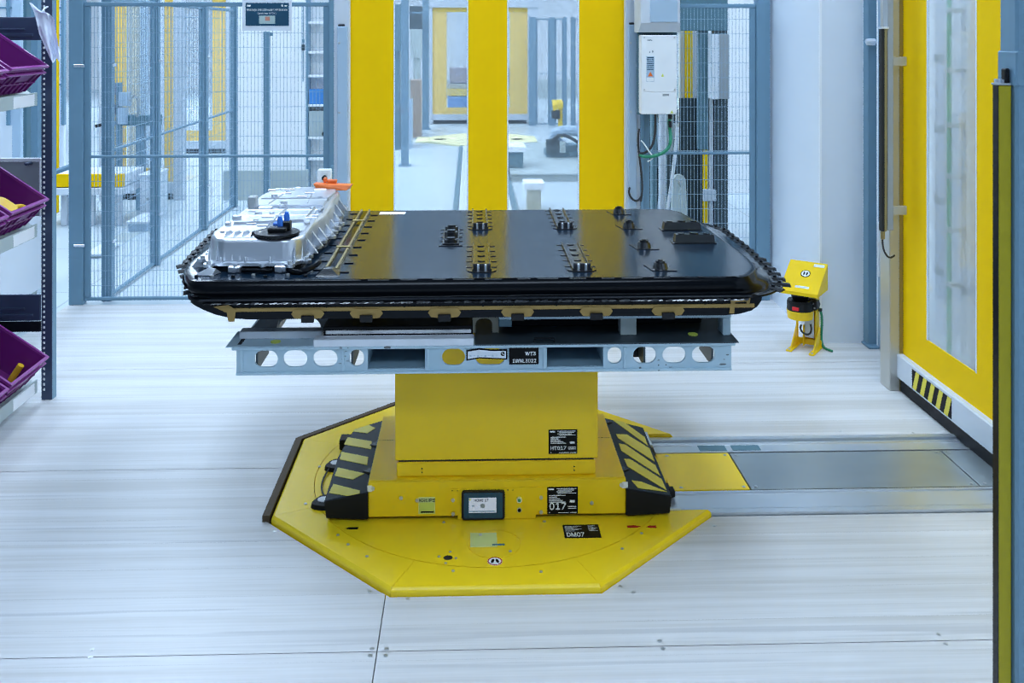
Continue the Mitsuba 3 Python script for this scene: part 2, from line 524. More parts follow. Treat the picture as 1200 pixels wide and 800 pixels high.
    m = [text_top('DM07', (y1 - y0) * .30, x0 + .006, y0 + .007, h + .001, True, (x1 - x0) * .48)]
    part(pl, 'lettering', m, 'label_print', False)
    ln = []
    for k in range(6):
        yy = y0 + (y1 - y0) * (.50 + k * .075)
        ln.append(bx(x0 + .005, x0 + .005 + .03 + .012 * ((k * 7) % 3), yy, yy + .0018, h + .001, h + .0014, 0))
        ln.append(bx(x1 - .035, x1 - .006 - .006 * ((k * 5) % 3), yy, yy + .0018, h + .001, h + .0014, 0))
    part(pl, 'small_print', ln, 'label_print', False)
    # rails the carrier stands on, across the disc
    for (y0, y1) in ((3.155, 3.285), (3.640, 3.765)):
        part(t, 'rail', bx(-.40, .69, y0, y1, h, h + .009, .002), 'rail_aluminium')


turntable()


def track():
    t = thing('floor_rail_track', 'flush aluminium rail track running from the turntable to the side roll door', 'rail track')
    x1 = 2.30
    R = math.hypot
    x0 = .700
    for s, (ya, yb) in ((1, (3.166, 3.325)), (-1, (3.630, 3.760))):
        lip = ya if s == 1 else yb
        # outer slot, body with a raised lip on both edges
        prof = Polygon([(ya, -.017), (yb, -.017), (yb, .006), (yb - .010, .006), (yb - .012, .000), (ya + .055, .000), (ya + .053, .004), (ya + .040, .004), (ya + .038, -.010), (ya + .028, -.010),
                        (ya + .026, .010), (ya, .010)])
        if s == -1:
            prof = Polygon([(ya + yb - y, z) for y, z in prof.exterior.coords])
        part(t, 'rail', ex_x(prof, x0, x1), 'rail_aluminium')
    part(t, 'slot_strip', bx(x0, x1, 3.1955, 3.2035, -.0165, -.0095, 0), 'dark_void')
    part(t, 'bed', bx(.6955, x1, 3.326, 3.629, -.0175, -.010, 0), 'dark_void')
    part(t, 'cover_plate', bx(.6955, .972, 3.334, 3.622, -.010, .006, .001), 'yellow_plate', label='yellow cover plate between the rails')
    part(t, 'cover_plate', bx(.978, 1.785, 3.334, 3.622, -.010, .005, .001), 'steel_plate', label='long bare steel cover plate')
    part(t, 'cover_plate', bx(1.791, x1, 3.334, 3.622, -.010, .005, .001), 'steel_plate', label='short bare steel cover plate at the door')
    for x in (.735, .955, .998, 1.765, 1.812):
        for y in (3.352, 3.604):
            part(t, 'screw', bolt_top(x, y, .005, .0065, .002), 'screw_steel')
    for (ua, ub) in ((819, 851), (858, 891)):
        xa, _ = PF(ua, 526, 0)
        xb, _ = PF(ub, 526, 0)
        part(t, 'sensor_plate', bx(xa, xb, 3.655, 3.700, .000, .0015, 0), 'teal_metal')
    part(t, 'edge_strip', bx(.80, x1, 3.7605, 3.768, -.0175, .004, .001), 'gap_brown')


track()


# ------------------------------------------------------------------ rail carrier
def stripe(parent, quad, lift=.0012, mat_='stripe_yellow', name='stripe'):
    """a thin decal on the plane of the 3-D polygon"""
    q = np.array(quad, float)
    n = np.cross(q[1] - q[0], q[2] - q[0])
    n /= np.linalg.norm(n)
    if n[2] < 0 or (abs(n[2]) < 1e-6 and n[1] > 0):
        n = -n
    return part(parent, name, hull(np.vstack([q + n * 1e-4, q + n * lift])), mat_, False)


def carrier():
    t = thing('rail_carrier', 'yellow rail-guided carrier with control screen and lift column on the turntable', 'transport carrier')
    yf, yr, xl, xr, zb, zt = 3.120, 3.648, -.332, .503, .034, .148
    body = MB(xl, xr, yf, yr, zb, zt)
    part(t, 'body', bx(xl, xr, yf, yr, zb, zt, .003), 'yellow_paint')
    part(t, 'deck_plate', bx(xl + .002, xr - .002, yf + .004, yr - .002, zt, zt + .003, .001), 'yellow_paint')
    part(t, 'skid', bx(xl + .01, xr - .01, yf + .012, yr - .012, zb - .003, zb), 'dark_void')
    # lift column in two sleeves
    part(t, 'column_sleeve', bx(-.242, .407, 3.146, 3.606, zt + .003, .198, .003), 'yellow_paint')
    part(t, 'column_gap', bx(-.236, .402, 3.152, 3.60, .198, .207, 0), 'dark_void')
    col = part(t, 'lift_column', bx(-.247, .414, 3.140, 3.612, .207, .5795, .003), 'yellow_paint')
    for z in (.166, .178):
        part(t, 'rivet', cyl((.337, 3.146, z), (.337, 3.1445, z), .0025, 10), 'dark_void')
        part(t, 'rivet', cyl((-.160, 3.146, z), (-.160, 3.1445, z), .0025, 10), 'dark_void')
    # front: control panel plate between two bolted-on plates
    y = yf
    def X(u): return XY(u, yf)
    def Z(v): return ZY(v, yf)
    pl = part(t, 'control_panel', ex_y(Polygon([(X(527), Z(572)), (X(637.5), Z(571)), (X(637.5), Z(598)), (X(628), Z(598)), (X(628), Z(607.5)), (X(536.5), Z(607.5)), (X(536.5), Z(598)), (X(527), Z(598))]), y - .002, y + .001), 'yellow_paint')
    sc = part(t, 'touch_screen', ex_y(rounded(X(541), X(591.5), Z(606.5), Z(573), .009), y - .011, y), 'black_plastic', label='black framed touch screen')
    part(sc, 'glass', ex_y(rounded(X(543.5), X(589), Z(604.5), Z(575), .004), y - .0125, y - .011), 'sign_navy')
    k = numbered(sc + '__display')
    x0, x1, z0, z1 = X(549.5), X(581.5), Z(598), Z(580.5)
    scene[k] = ply(bx(x0, x1, y - .0135, y - .0125, z0, z1, 0), 'screen_glow', emitter={'type': 'area', 'radiance': {'type': 'rgb', 'value': [.50, .58, .72]}})
    part(sc, 'lettering', [text_front('HOME 17', (z1 - z0) * .16, x0 + (x1 - x0) * .18, y - .0135, z1 - (z1 - z0) * .24, True, (x1 - x0) * .52)], 'label_black', False)
    cxm, czm = (x0 + x1) / 2, z0 + (z1 - z0) * .47
    part(sc, 'dial_icon', [cyl((cxm, y - .0135, czm), (cxm, y - .0142, czm), .0075, 24)], 'grey_paint')
    part(sc, 'status_bar', [bx(x0 + .002, x1 - .002, y - .0141, y - .0135, z0 + .003, z0 + .007, 0), bx(x0 + .010, x0 + .018, y - .0141, y - .0135, czm - .002, czm + .002, 0)], 'strip_blue', False)
    part(sc, 'icon', [bx(x0 + .001, x0 + .006, y - .0141, y - .0135, z1 - .008, z1 - .002, 0)], 'label_lime', False)
    for u, v in ((531, 584.5), (531, 600.5), (634, 583), (634, 600), (693.5, 590.5), (489, 584.5), (470, 581.5)):
        part(t, 'screw', screw_front(X(u), y - (.002 if 527 < u < 637 else 0), Z(v), .0062), 'screw_steel')
    bt = part(t, 'push_button', cyl((X(608.5), y - .002, Z(585)), (X(608.5), y - .008, Z(585)), .0092, 20), 'bright_aluminium')
    part(bt, 'cap', cyl((X(608.5), y - .008, Z(585)), (X(608.5), y - .0095, Z(585)), .005, 16), 'green_cable')
    ks = part(t, 'key_switch', cyl((X(608.5), y - .002, Z(597)), (X(608.5), y - .006, Z(597)), .0075, 20), 'screw_steel')
    part(ks, 'keyhole', cyl((X(608.5), y - .006, Z(597)), (X(608.5), y - .007, Z(597)), .0055, 16), 'label_black')
    for u in (530, 536, 595, 601):
        part(t, 'rivet', cyl((X(u), y - .002, Z(573.6)), (X(u), y - .003, Z(573.6)), .0018, 8), 'dark_void')
    # maker's label
    lb = part(t, 'maker_label', bx(X(490.5), X(509.8), y - .001, y, Z(600.5), Z(581), 0), 'label_pale', label='lime green label lettered KRUPS')
    part(lb, 'field', bx(X(491.3), X(509), y - .0016, y - .001, Z(600), Z(587.3), 0), 'label_lime')
    part(lb, 'lettering', [text_front('KRUPS', .0105, X(491), y - .001, Z(586.5), True, X(509.5) - X(491))], 'label_black', False)
    part(lb, 'small_print', [bx(X(493), X(508.5), y - .0022, y - .0016, Z(599), Z(597.4), 0)], 'label_black', False)

    def plate(u0, u1, v0, v1, yy, big, bold_h, label):
        x0, x1, z0, z1 = XY(u0, yy), XY(u1, yy), ZY(v1, yy), ZY(v0, yy)
        p = part(t, 'rating_plate', bx(x0, x1, yy - .001, yy, z0, z1, 0), 'label_black', label=label)
        w, hgt = x1 - x0, z1 - z0
        ln = [bx(x0 + .004, x0 + w * .22, yy - .0014, yy - .001, z1 - hgt * .11, z1 - hgt * .05, 0)]
        for q in range(4):
            a = .30 + .05 * (q % 2)
            ln.append(bx(x0 + w * a, x1 - w * (.05 + .12 * (q % 3) * .6), yy - .0014, yy - .001, z1 - hgt * (.075 + q * .055), z1 - hgt * (.05 + q * .055), 0))
        for q in range(5):
            ln.append(bx(x0 + w * .06, x0 + w * (.60 - .09 * ((q * 3) % 4)), yy - .0014, yy - .001, z1 - hgt * (.325 + q * .062), z1 - hgt * (.295 + q * .062), 0))
        ln.append(bx(x0 + w * .74, x0 + w * .90, yy - .0014, yy - .001, z1 - hgt * .58, z1 - hgt * .49, 0))
        for q in range(2):
            ln.append(bx(x0 + w * .68, x1 - w * .05, yy - .0014, yy - .001, z1 - hgt * (.74 + .07 * q), z1 - hgt * (.71 + .07 * q), 0))
        ln.append(bx(x0 + w * .06, x0 + w * .09, yy - .0014, yy - .001, z0 + hgt * .04, z0 + hgt * .08, 0))
        ln.append(bx(x0 + w * .36, x1 - w * .30, yy - .0014, yy - .001, z0 + hgt * .04, z0 + hgt * .065, 0))
        ln.append(bx(x1 - w * .25, x1 - w * .04, yy - .0014, yy - .001, z0 + hgt * .04, z0 + hgt * .065, 0))
        part(p, 'small_print', ln, 'label_print', False)
        part(p, 'lettering', [text_front(big, bold_h, x0 + w * .05, yy - .001, z0 + hgt * .17, True)], 'label_print', False)

    plate(643, 676.5, 504, 532.5, 3.140, 'HT017', .0115, 'black rating plate lettered HT017')
    plate(641.2, 677, 571.2, 603, yf, '017', .0215, 'black rating plate lettered 017')
    # rubber side bumpers with hazard stripes
    for s in (-1, 1):
        xi, xo = (xl, -.473) if s < 0 else (xr, .653)
        y0, y1 = yf - .010, 3.690
        zi, zo = .118, .086

        def top(x, y, lift=0.0):
            return np.array([x, y, zi + (zo - zi) * (x - xi) / (xo - xi) + lift])
        ro = xo + (.030 if s < 0 else .004)
        O = [(xi, y0), (xo, y0 + .012), (xo, y0 + .34), (ro, y1 - .02), (xi, y1)]
        P = [top(x, y) for x, y in O] + [(x - s * (.006 if x != xi else 0), y + (.004 if y < 3.3 else -.004), .0315) for x, y in O]
        bp = part(t, 'bumper', hull(P), 'black_rubber', label='black rubber side bumper with yellow hazard stripes')
        C0 = [(xi + s * .001, y0 + .004), (xo - s * .003, y0 + .016), (xo - s * .003, y0 + .34), (ro - s * .003, y1 - .024), (xi + s * .001, y1 - .004)]
        part(bp, 'top_cover', hull([top(x, y) for x, y in C0] + [top(x, y, .002) for x, y in C0]), 'rubber_top', False)
        if s < 0:
            polys = [[(-.459, 3.231), (-.36, 3.134), (-.358, 3.115), (-.399, 3.118), (-.465, 3.172)], [(-.461, 3.353), (-.359, 3.255), (-.392, 3.248), (-.395, 3.23), (-.463, 3.292)], [(-.465, 3.48), (-.359, 3.38), (-.356, 3.317), (-.463, 3.418)],
                     [(-.458, 3.60), (-.36, 3.509), (-.355, 3.441), (-.464, 3.542)], [(-.388, 3.672), (-.358, 3.625), (-.382, 3.616), (-.385, 3.594), (-.445, 3.645), (-.44, 3.66)]]
        else:
            polys = [[(.541, 3.680), (.585, 3.682), (.646, 3.573), (.644, 3.498), (.576, 3.634)], [(.535, 3.547), (.578, 3.563), (.646, 3.476), (.644, 3.369), (.537, 3.513)], [(.533, 3.464), (.557, 3.465), (.641, 3.337), (.642, 3.259), (.532, 3.404)],
                     [(.532, 3.341), (.555, 3.345), (.642, 3.235), (.643, 3.156), (.534, 3.282)], [(.531, 3.177), (.563, 3.182), (.642, 3.145), (.544, 3.130)]]
        for pl in polys:
            stripe(bp, [top(x, y, .0021) for x, y in pl], .0016)
        for b0 in (.20, .56) if s < 0 else (.18, .86):
            yy_ = y0 + (y1 - y0) * b0
            part(bp, 'clip', hull([top(xi + s * .001, yy_, .002), top(xi + s * .001, yy_ + .05, .002), top(xi + s * .035, yy_ + .045, .002), top(xi + s * .001, yy_, .012), top(xi + s * .001, yy_ + .05, .012), top(xi + s * .03, yy_ + .04, .007)]), 'black_plastic')
        # clamp bracket on the front edge
        xb = xi + (-.004 if s < 0 else .004)
        ck = part(t, 'clamp', bx(xb - .011 * (1 if s > 0 else -1) * 1.5, xb + .002, yf - .003, yf, .118, .138), 'bright_aluminium')
        part(ck, 'screw', screw_front(xb - s * .018, yf, .128, .0075), 'screw_steel')
    # proximity sensors with white caps on the plate to the left, their cable
    for (u, v) in ((390, 541), (375, 584)):
        x, y = PF(u, v, .04)
        pd = part(t, 'sensor_pad', loft([(round_pts([(x - .035, y - .03), (x + .02, y - .05), (x + .07, y - .03), (x + .07, y + .035), (x + .0, y + .045)], .03), .0225), (round_pts([(x - .032, y - .027), (x + .02, y - .046), (x + .066, y - .027), (x + .066, y + .032), (x, y + .041)], .03), .036)]), 'black_rubber', label='black sensor pad with a white cap')
        part(pd, 'cap', ex_z(affinity.scale(Point(x + .016, y).buffer(.020), 1.2, .9), .036, .039), 'label_print')
        part(t, 'screw', bolt_top(x - .048, y + .0, .022, .005, .003), 'screw_steel')
    x, y = PF(405, 515, .05)
    part(t, 'sensor_pad', bx(x - .02, x + .05, y - .03, y + .03, .0225, .06), 'black_rubber')
    part(t, 'cable', tube([(*PF(387, 548, .03), .032), (*PF(379, 560, .03), .028), (*PF(377, 573, .03), .030), (*PF(381, 584, .03), .034)], .003, 6, 12), 'dark_cable')
    for (u, v, z) in ((757, 536, .05), (780, 575, .05), (786, 579, .04)):
        x, y = PF(u, v, z)
        part(t, 'sensor_pad', bx(x - .03, x + .012, y - .018, y + .018, .036, z + .02), 'black_rubber')
    part(t, 'deck_seam', [bx(xl + .004, -.25, 3.43, 3.4315, zt + .003, zt + .0034, 0), bx(.417, xr - .004, 3.43, 3.4315, zt + .003, zt + .0034, 0)], 'gap_brown', False)


carrier()


# ------------------------------------------------------------------ workpiece carrier (perforated steel pallet)
def pallet():
    t = thing('workpiece_pallet', 'pale blue steel pallet with oval cut-outs between the lift column and the battery', 'pallet')
    yf, yr = 2.900, 3.920
    x0, x1, z0, z1 = -.700, .788, .5800, .6560
    def X(u): return XY(u, yf)
    def Z(v): return ZY(v, yf)
    holes = []
    for (a, b) in ((298, 325.5), (332, 360), (367, 395.5), (409.5, 426.5), (518, 545), (557, 592), (712, 728.5), (742, 769), (776.5, 803.5), (811, 838)):
        holes.append(rounded(X(a), X(b), Z(427.5), Z(408), min(.0245, (X(b) - X(a)) * .48), 8))
    for (a, b) in ((431, 498), (641, 707)):
        holes.append(sbox(X(a), Z(431), X(b), Z(406)))
    face = sbox(x0, z0, x1, z1).difference(unary_union(holes))
    side = sbox(x0, z0, x1, z1).difference(unary_union(holes[:4] + holes[6:10]))
    part(t, 'front_plate', ex_y(face, yf, yf + .009), 'carrier_blue')
    for u in (300, 412, 756, 836):
        s_ = 1 if u < 552 else -1
        part(t, 'gusset', bx(X(u) - .003, X(u) + .003, yf + .013, yf + .17, z0 + .004, z1 - .006, 0), 'carrier_dark')
    part(t, 'cable_block', bx(X(744), X(757), yf + .10, yf + .22, z0 + .002, z1 - .004), 'black_metal')
    part(t, 'rear_plate', ex_y(face, yr - .012, yr), 'carrier_blue')
    pocket = []
    for (a, b) in ((431, 498), (641, 707)):
        xa, xb = X(a), X(b)
        zz0, zz1 = Z(431), Z(406)
        pocket += [bx(xa - .006, xb + .006, yf + .012, yf + .36, zz0 - .006, zz0, 0), bx(xa - .006, xa, yf + .012, yf + .36, zz0, zz1, 0), bx(xb, xb + .006, yf + .012, yf + .36, zz0, zz1, 0), bx(xa - .006, xb + .006, yf + .012, yf + .36, zz1, zz1 + .006, 0), bx(xa, xb, yf + .355, yf + .36, zz0, zz1, 0)]
    part(t, 'fork_pocket', pocket[:5], 'carrier_mid')
    part(t, 'fork_pocket', pocket[5:], 'carrier_mid')
    for xa in (x0, x1 - .012):
        part(t, 'side_plate', bx(xa, xa + .012, yf + .012, yr - .012, z0, z1), 'carrier_blue')
    for u in (283.5, 402, 501.5, 638.0, 732):
        part(t, 'rib', bx(X(u) - .004, X(u) + .004, yf - .006, yf, z0 + .004, z1 - .006, .001), 'carrier_blue')
    part(t, 'flange', bx(x0 - .012, x1 + .010, yf - .012, yf + .08, z1 - .004, z1 + .004, .0015), 'carrier_blue')
    part(t, 'flange', bx(x0, x1, yf - .008, yf + .02, z0 - .004, z0 + .003, .0015), 'carrier_blue')
    # decks: pale left part, raised white bar, black tool plates, dark right part
    zt = z1 + .004
    part(t, 'deck_plate', bx(x0 - .03, -.455, yf - .010, yf + .14, zt, zt + .003, .001), 'carrier_blue', label='pale blue deck plate')
    part(t, 'deck_plate', bx(.012, x1 + .02, yf - .012, yf + .30, zt, zt + .004, .001), 'carrier_dark', label='dark steel deck plate')
    part(t, 'bar', bx(-.470, .008, yf - .012, yf + .03, zt, zt + .022, .002), 'panel_white', label='white bar along the front edge')
    part(t, 'bar', bx(x0 - .006, -.455, yf + .06, yf + .10, zt + .003, zt + .026, .002), 'panel_white')
    part(t, 'tool_plate', bx(-.448, .005, yf + .04, yf + .60, zt, zt + .045, .002), 'black_metal')
    part(t, 'white_edge', bx(-.44, .0, yf + .034, yf + .0395, zt + .024, zt + .034, 0), 'label_print')
    part(t, 'tool_plate', bx(.10, .50, yf + .16, yf + .60, zt + .004, zt + .05, .002), 'black_metal')
    part(t, 'tool_plate', bx(.53, .74, yf + .18, yf + .60, zt + .004, zt + .05, .002), 'black_metal')
    arch = sbox(-.62, zt + .002, -.44, zt + .062).difference(rounded(-.60, -.47, zt - .04, zt + .045, .03))
    part(t, 'arch_bracket', ex_y(arch, yf + .13, yf + .17), 'grey_paint')
    arch = sbox(.004, zt + .003, .086, zt + .062).difference(rounded(.014, .066, zt - .04, zt + .048, .02))
    part(t, 'arch_bracket', ex_y(arch, yf + .10, yf + .14), 'beige_box')
    part(t, 'left_wedge', hull([(x0 + .004, yf + .06, zt + .004), (x0 + .004, yf + .5, zt + .004), (x0 + .06, yf + .16, zt + .065), (x0 + .06, yf + .5, zt + .065), (x0 + .1, yf + .06, zt + .004), (x0 + .1, yf + .16, zt + .065), (x0 + .1, yf + .5, zt + .004)]), 'grey_paint')
    part(t, 'support_rail', bx(.085, .802, yf + .05, yf + .11, .718, .7345, .002), 'carrier_blue')
    part(t, 'support_post', bx(.775, .800, yf + .05, yf + .11, zt + .004, .718, .002), 'carrier_blue')
    part(t, 'support_post', bx(.085, .125, yf + .052, yf + .108, .695, .718, .002), 'teal_metal')
    part(t, 'support_post', bx(.46, .51, yf + .06, yf + .108, zt + .004, .718, .002), 'grey_green')
    for xx in (-.58, .30, .62):
        part(t, 'bearing_block', bx(xx - .06, xx + .06, yf + .30, yf + .75, zt + .004, .7345, .002), 'black_metal')
    part(t, 'indicator', cyl((XY(323, 2.93), 2.93, zt + .003), (XY(323, 2.93), 2.93, zt + .006), .015, 20), 'label_lime')
    part(t, 'indicator', cyl((XY(812, 2.96), 2.96, zt + .004), (XY(812, 2.96), 2.96, zt + .007), .015, 20), 'label_lime')
    part(t, 'slot_mark', bx(x0 + .0, x0 + .012, 2.91, 2.97, zt + .003, zt + .0035, 0), 'label_black')
    part(t, 'handle', tube([(.19, 2.902, zt + .004), (.19, 2.902, zt + .016), (.25, 2.902, zt + .016), (.25, 2.902, zt + .004)], .003, 6), 'black_metal')
    # maker's plate, slightly bent, with a small round emblem
    x0p, x1p, za, zb = X(546.5), X(594.5), Z(421.5), Z(409)
    pts_t = [(x0p, zb - .002), (x0p + .038, zb + .004), (x1p - .05, zb + .0), (x1p, zb)]
    pts_b = [(x1p, za + .002), (x1p - .05, za + .004), (x0p + .04, za + .006), (x0p, za)]
    frame = Polygon(pts_t + pts_b)
    pl = part(t, 'name_plate', ex_y(frame, yf - .0030, yf - .0005), 'label_black', label='bent white name plate with a black border')
    part(pl, 'field', ex_y(frame.buffer(-.0040), yf - .0040, yf - .0030), 'panel_white')
    part(pl, 'small_print', [bx(x0p + .010 + .011 * k, x0p + .010 + .011 * k + .006, yf - .0044, yf - .0040, za + .011 + .004 * ((k * 5) % 2), za + .016 + .004 * ((k * 3) % 3), 0) for k in range(8)], 'strip_blue', False)
    ex, ez = x1p - .014, (za + zb) / 2 + .003
    c0 = Point(ex, ez).buffer(.0062)
    em = c0.difference(Point(ex, ez).buffer(.0040)).union(Point(ex, ez).buffer(.0040).intersection(unary_union([sbox(ex, ez, ex + .01, ez + .01), sbox(ex - .01, ez - .01, ex, ez)])))
    part(pl, 'emblem', ex_y(em, yf - .0046, yf - .0040), 'label_black', False)
    # number plate WT3 / 1WNL3022 (its square code is left out)
    xa, xb, za, zb = X(596.5), X(631), Z(426), Z(405)
    npk = part(t, 'number_plate', bx(xa, xb, yf - .0075, yf - .0060, za, zb, 0), 'label_black', label='black number plate lettered WT3 1WNL3022')
    w, hh = xb - xa, zb - za
    part(npk, 'spacer', bx(xa + .01, xb - .01, yf - .0060, yf, za + .01, zb - .01, 0), 'label_black')
    part(npk, 'lettering', [text_front('WT3', .0105, xa + w * .54, yf - .0075, za + hh * .50, True, w * .36), text_front('1WNL3022', .0105, xa + w * .10, yf - .0075, za + hh * .10, True, w * .80)], 'label_print', False)


pallet()


# ------------------------------------------------------------------ battery pack
def pack():
    t = thing('battery_pack', 'large flat black vehicle battery pack with silver casting on its left end', 'battery pack')
    F = [(-.80, 2.862), (.84, 2.862), (.905, 2.895), (.985, 2.99), (1.005, 3.20), (1.022, 3.45), (1.025, 3.82), (.985, 3.94), (.90, 4.055), (-.90, 4.055), (-.99, 3.99), (-1.028, 3.86), (-1.0, 3.45), (-.985, 3.30), (-.885, 3.05), (-.845, 2.90)]
    def inset(P, d, dyf=0.0):
        c = np.array([0, 3.45])
        P = np.array(P, float)
        q = P - c
        s = np.array([(1.02 - d) / 1.02, (.596 - d) / .596])
        return q * s + c
    # top cover: flange, wall, shoulder, lid
    Tp = [(-.80, 2.885), (.80, 2.885), (.835, 2.898), (.892, 2.985), (.905, 3.10), (.898, 3.40), (.885, 3.74), (.858, 3.95), (.815, 4.008), (-.815, 4.008), (-.86, 3.95), (-.885, 3.74), (-.898, 3.40), (-.905, 3.10), (-.88, 2.99), (-.835, 2.898)]
    r = .05
    Fr, Fi = round_pts(F, r), round_pts(inset(F, .020), r)
    Tr = round_pts(Tp, r)
    def mixp(a, b, k): return a * (1 - k) + b * k
    W0 = round_pts([(x * 1.01, y) for x, y in Tp], r)
    W0[:, 1] = np.where(W0[:, 1] < 2.95, W0[:, 1] - .012, W0[:, 1])
    lid = round_pts([(x * .992, 3.45 + (y - 3.45) * .985) for x, y in Tp], r)
    wall = np.where(Fi[:, 1:2] < 2.93, mixp(Fi, W0, .6), mixp(Fi, W0, .45))
    cov = loft([(Fr, .8015), (Fr, .8075), (Fi, .8085), (wall, .822), (W0, .838), (mixp(W0, Tr, .7), .854), (Tr, .8585), (lid, .860)])
    part(t, 'cover', cov, 'black_gloss', 35)
    part(t, 'lid', ex_z(Polygon(lid).buffer(-.004), .8590, .8603), 'lid_gloss', False, label='glossy flat lid')
    zt = .8603
    # front lip and the bead along the flange
    part(t, 'front_lip', bx(-.80, .84, 2.852, 2.866, .8065, .8125, .002), 'black_metal')
    bead = []
    for k in range(150):
        x = -.78 + 1.60 * k / 149 + rng.uniform(-.003, .003)
        hgt = .003 + .006 * rng.random()
        bead.append(hull([(x - .007, 2.852, .801), (x + .008, 2.851, .801), (x - .004, 2.849, .801 - hgt * .4), (x + .004, 2.858, .801 + hgt), (x - .006, 2.858, .801 + hgt * .6), (x + .006, 2.862, .797)]))
    part(t, 'seal_bead', bead, 'glint_black', False, kind='stuff')
    # tray under the flange with curved ends
    prof = [(-.83, .8010), (.875, .8010), (.872, .790), (.862, .775), (.842, .761), (.805, .7515), (.76, .7480), (-.66, .7480), (-.71, .7520), (-.755, .763), (-.79, .777), (-.815, .79)]
    part(t, 'tray', ex_y(Polygon(prof), 2.876, 4.035), 'black_metal')
    part(t, 'tray_end', [hull([(s * .80, 2.95, .80), (s * .93, 3.20, .80), (s * .95, 3.90, .80), (s * .80, 4.0, .80), (s * .66, 2.97, .755), (s * .78, 3.2, .755), (s * .80, 3.9, .755), (s * .7, 3.98, .755)]) for s in (-1, 1)], 'black_metal')
    # gold film band with its tabs and black clips
    yb = 2.876
    def X(u): return XY(u, yb)
    def Z(v): return ZY(v, yb)
    band = part(t, 'gold_band', bx(X(262), X(884), yb - .003, yb, Z(362.5), Z(357.8), .0008), 'gold_film', label='gold film band along the front')
    part(band, 'end_strap', ex_y(Polygon([(X(250), Z(356)), (X(268), Z(354)), (X(277), Z(360)), (X(275), Z(373.5)), (X(268), Z(373.5)), (X(266), Z(363))]), yb - .0045, yb - .003), 'gold_film')
    part(band, 'end_strap', ex_y(Polygon([(X(854), Z(348)), (X(862), Z(348)), (X(861), Z(352)), (X(879), Z(350)), (X(878), Z(359)), (X(875), Z(359)), (X(874), Z(355)), (X(861), Z(356)), (X(860), Z(369)), (X(854), Z(369)), (X(856), Z(357))]), yb - .0045, yb - .003), 'gold_film')
    for u in (361, 429.5, 521, 606.5, 698.5, 782.5):
        b = Polygon([(X(u - 15), Z(361)), (X(u + 15), Z(361)), (X(u + 18), Z(365)), (X(u + 15), Z(369)), (X(u + 6), Z(370)), (X(u - 6), Z(370)), (X(u - 15), Z(369)), (X(u - 18), Z(365))]).buffer(.003).buffer(0)
        tb = part(t, 'tab', ex_y(b, yb - .006, yb - .003), 'gold_film')
        part(tb, 'clip', bx(X(u - 7.5), X(u + 7.5), yb - .015, yb - .006, Z(374.5), Z(366.5)), 'black_plastic')
    for u in (293, 383, 474, 566, 652, 741, 826):
        part(t, 'bolt', [cyl((X(u), yb, Z(357)), (X(u), yb - .006, Z(357)), .0035, 8), cyl((X(u), 2.862, Z(353)), (X(u), 2.862, Z(356)), .0022, 8)], 'black_metal')
    # front lid edge: thin clips that glint
    for k in range(14):
        x = -.33 + k * .0845
        part(t, 'lid_clip', bx(x, x + .022 + .012 * (k % 3), 2.886, 2.891, zt - .0012, zt + .0018, .0008), 'black_gloss')
    # lugs along both long flanges
    def along(P, n, tmin, tmax):
        P = np.array(P)
        d = np.r_[0, np.cumsum(np.linalg.norm(np.diff(P, axis=0), axis=1))]
        for k in range(n):
            s = d[-1] * (tmin + (tmax - tmin) * (k + .5) / n)
            i = min(np.searchsorted(d, s, 'right') - 1, len(P) - 2)
            w = (s - d[i]) / (d[i + 1] - d[i])
            dirv = (P[i + 1] - P[i]) / np.linalg.norm(P[i + 1] - P[i])
            yield P[i] * (1 - w) + P[i + 1] * w, dirv
    for side in (F[2:8], F[:][10:16]):
        for q_, (p, dv) in enumerate(along(side, 15, .03, .97)):
            nrm = np.array([dv[1], -dv[0]])
            if nrm[0] * p[0] < 0:
                nrm = -nrm
            tip = .014 if 2.92 < p[1] < 3.36 else .003
            a, b = p - nrm * .045, p + nrm * tip
            w = dv * .024
            z = .8080
            pts = [(*(a + w), z), (*(a - w), z), (*(b + w * .8), z - .006), (*(b - w * .8), z - .006), (*(a + w * .5), z + .008), (*(a - w * .5), z + .008), (*(b + w * .3), z + .001), (*(b - w * .3), z + .001)]
            lg = part(t, 'flange_lug', hull(pts), 'black_metal')
            q = p - nrm * .018
            part(lg, 'bolt', [cyl((*q, z + .002), (*q, z + .010), .0055, 8)], 'black_metal')
    # slotted stamped brackets
    for (cx, ya, yb2) in ((.034, 3.60, 3.975), (.033, 2.965, 3.335), (.353, 3.60, 3.985), (.343, 2.965, 3.345)):
        w = .030
        b = part(t, 'slotted_bracket', [bx(cx - w, cx - w + .005, ya, yb2, zt, zt + .011, .001), bx(cx + w - .005, cx + w, ya, yb2, zt, zt + .011, .001), bx(cx - w, cx + w, ya + .004, yb2, zt, zt + .003, .001)], 'glint_black', label='narrow slotted steel bracket')
        part(b, 'foot', ex_z(Polygon([(cx - .045, ya + .012), (cx - .026, ya - .010), (cx + .026, ya - .010), (cx + .045, ya + .012), (cx + .045, ya + .018), (cx - .045, ya + .018)]), zt, zt + .003), 'glint_black')
        part(b, 'end_tab', [bx(cx - .015, cx - .008, ya - .002, ya + .008, zt + .002, zt + .024, .001), bx(cx + .008, cx + .015, ya - .002, ya + .008, zt + .002, zt + .024, .001)], 'bright_aluminium')
        part(b, 'end_plate', bx(cx - .027, cx + .027, ya + .008, ya + .012, zt + .002, zt + .024, .001), 'glint_black')
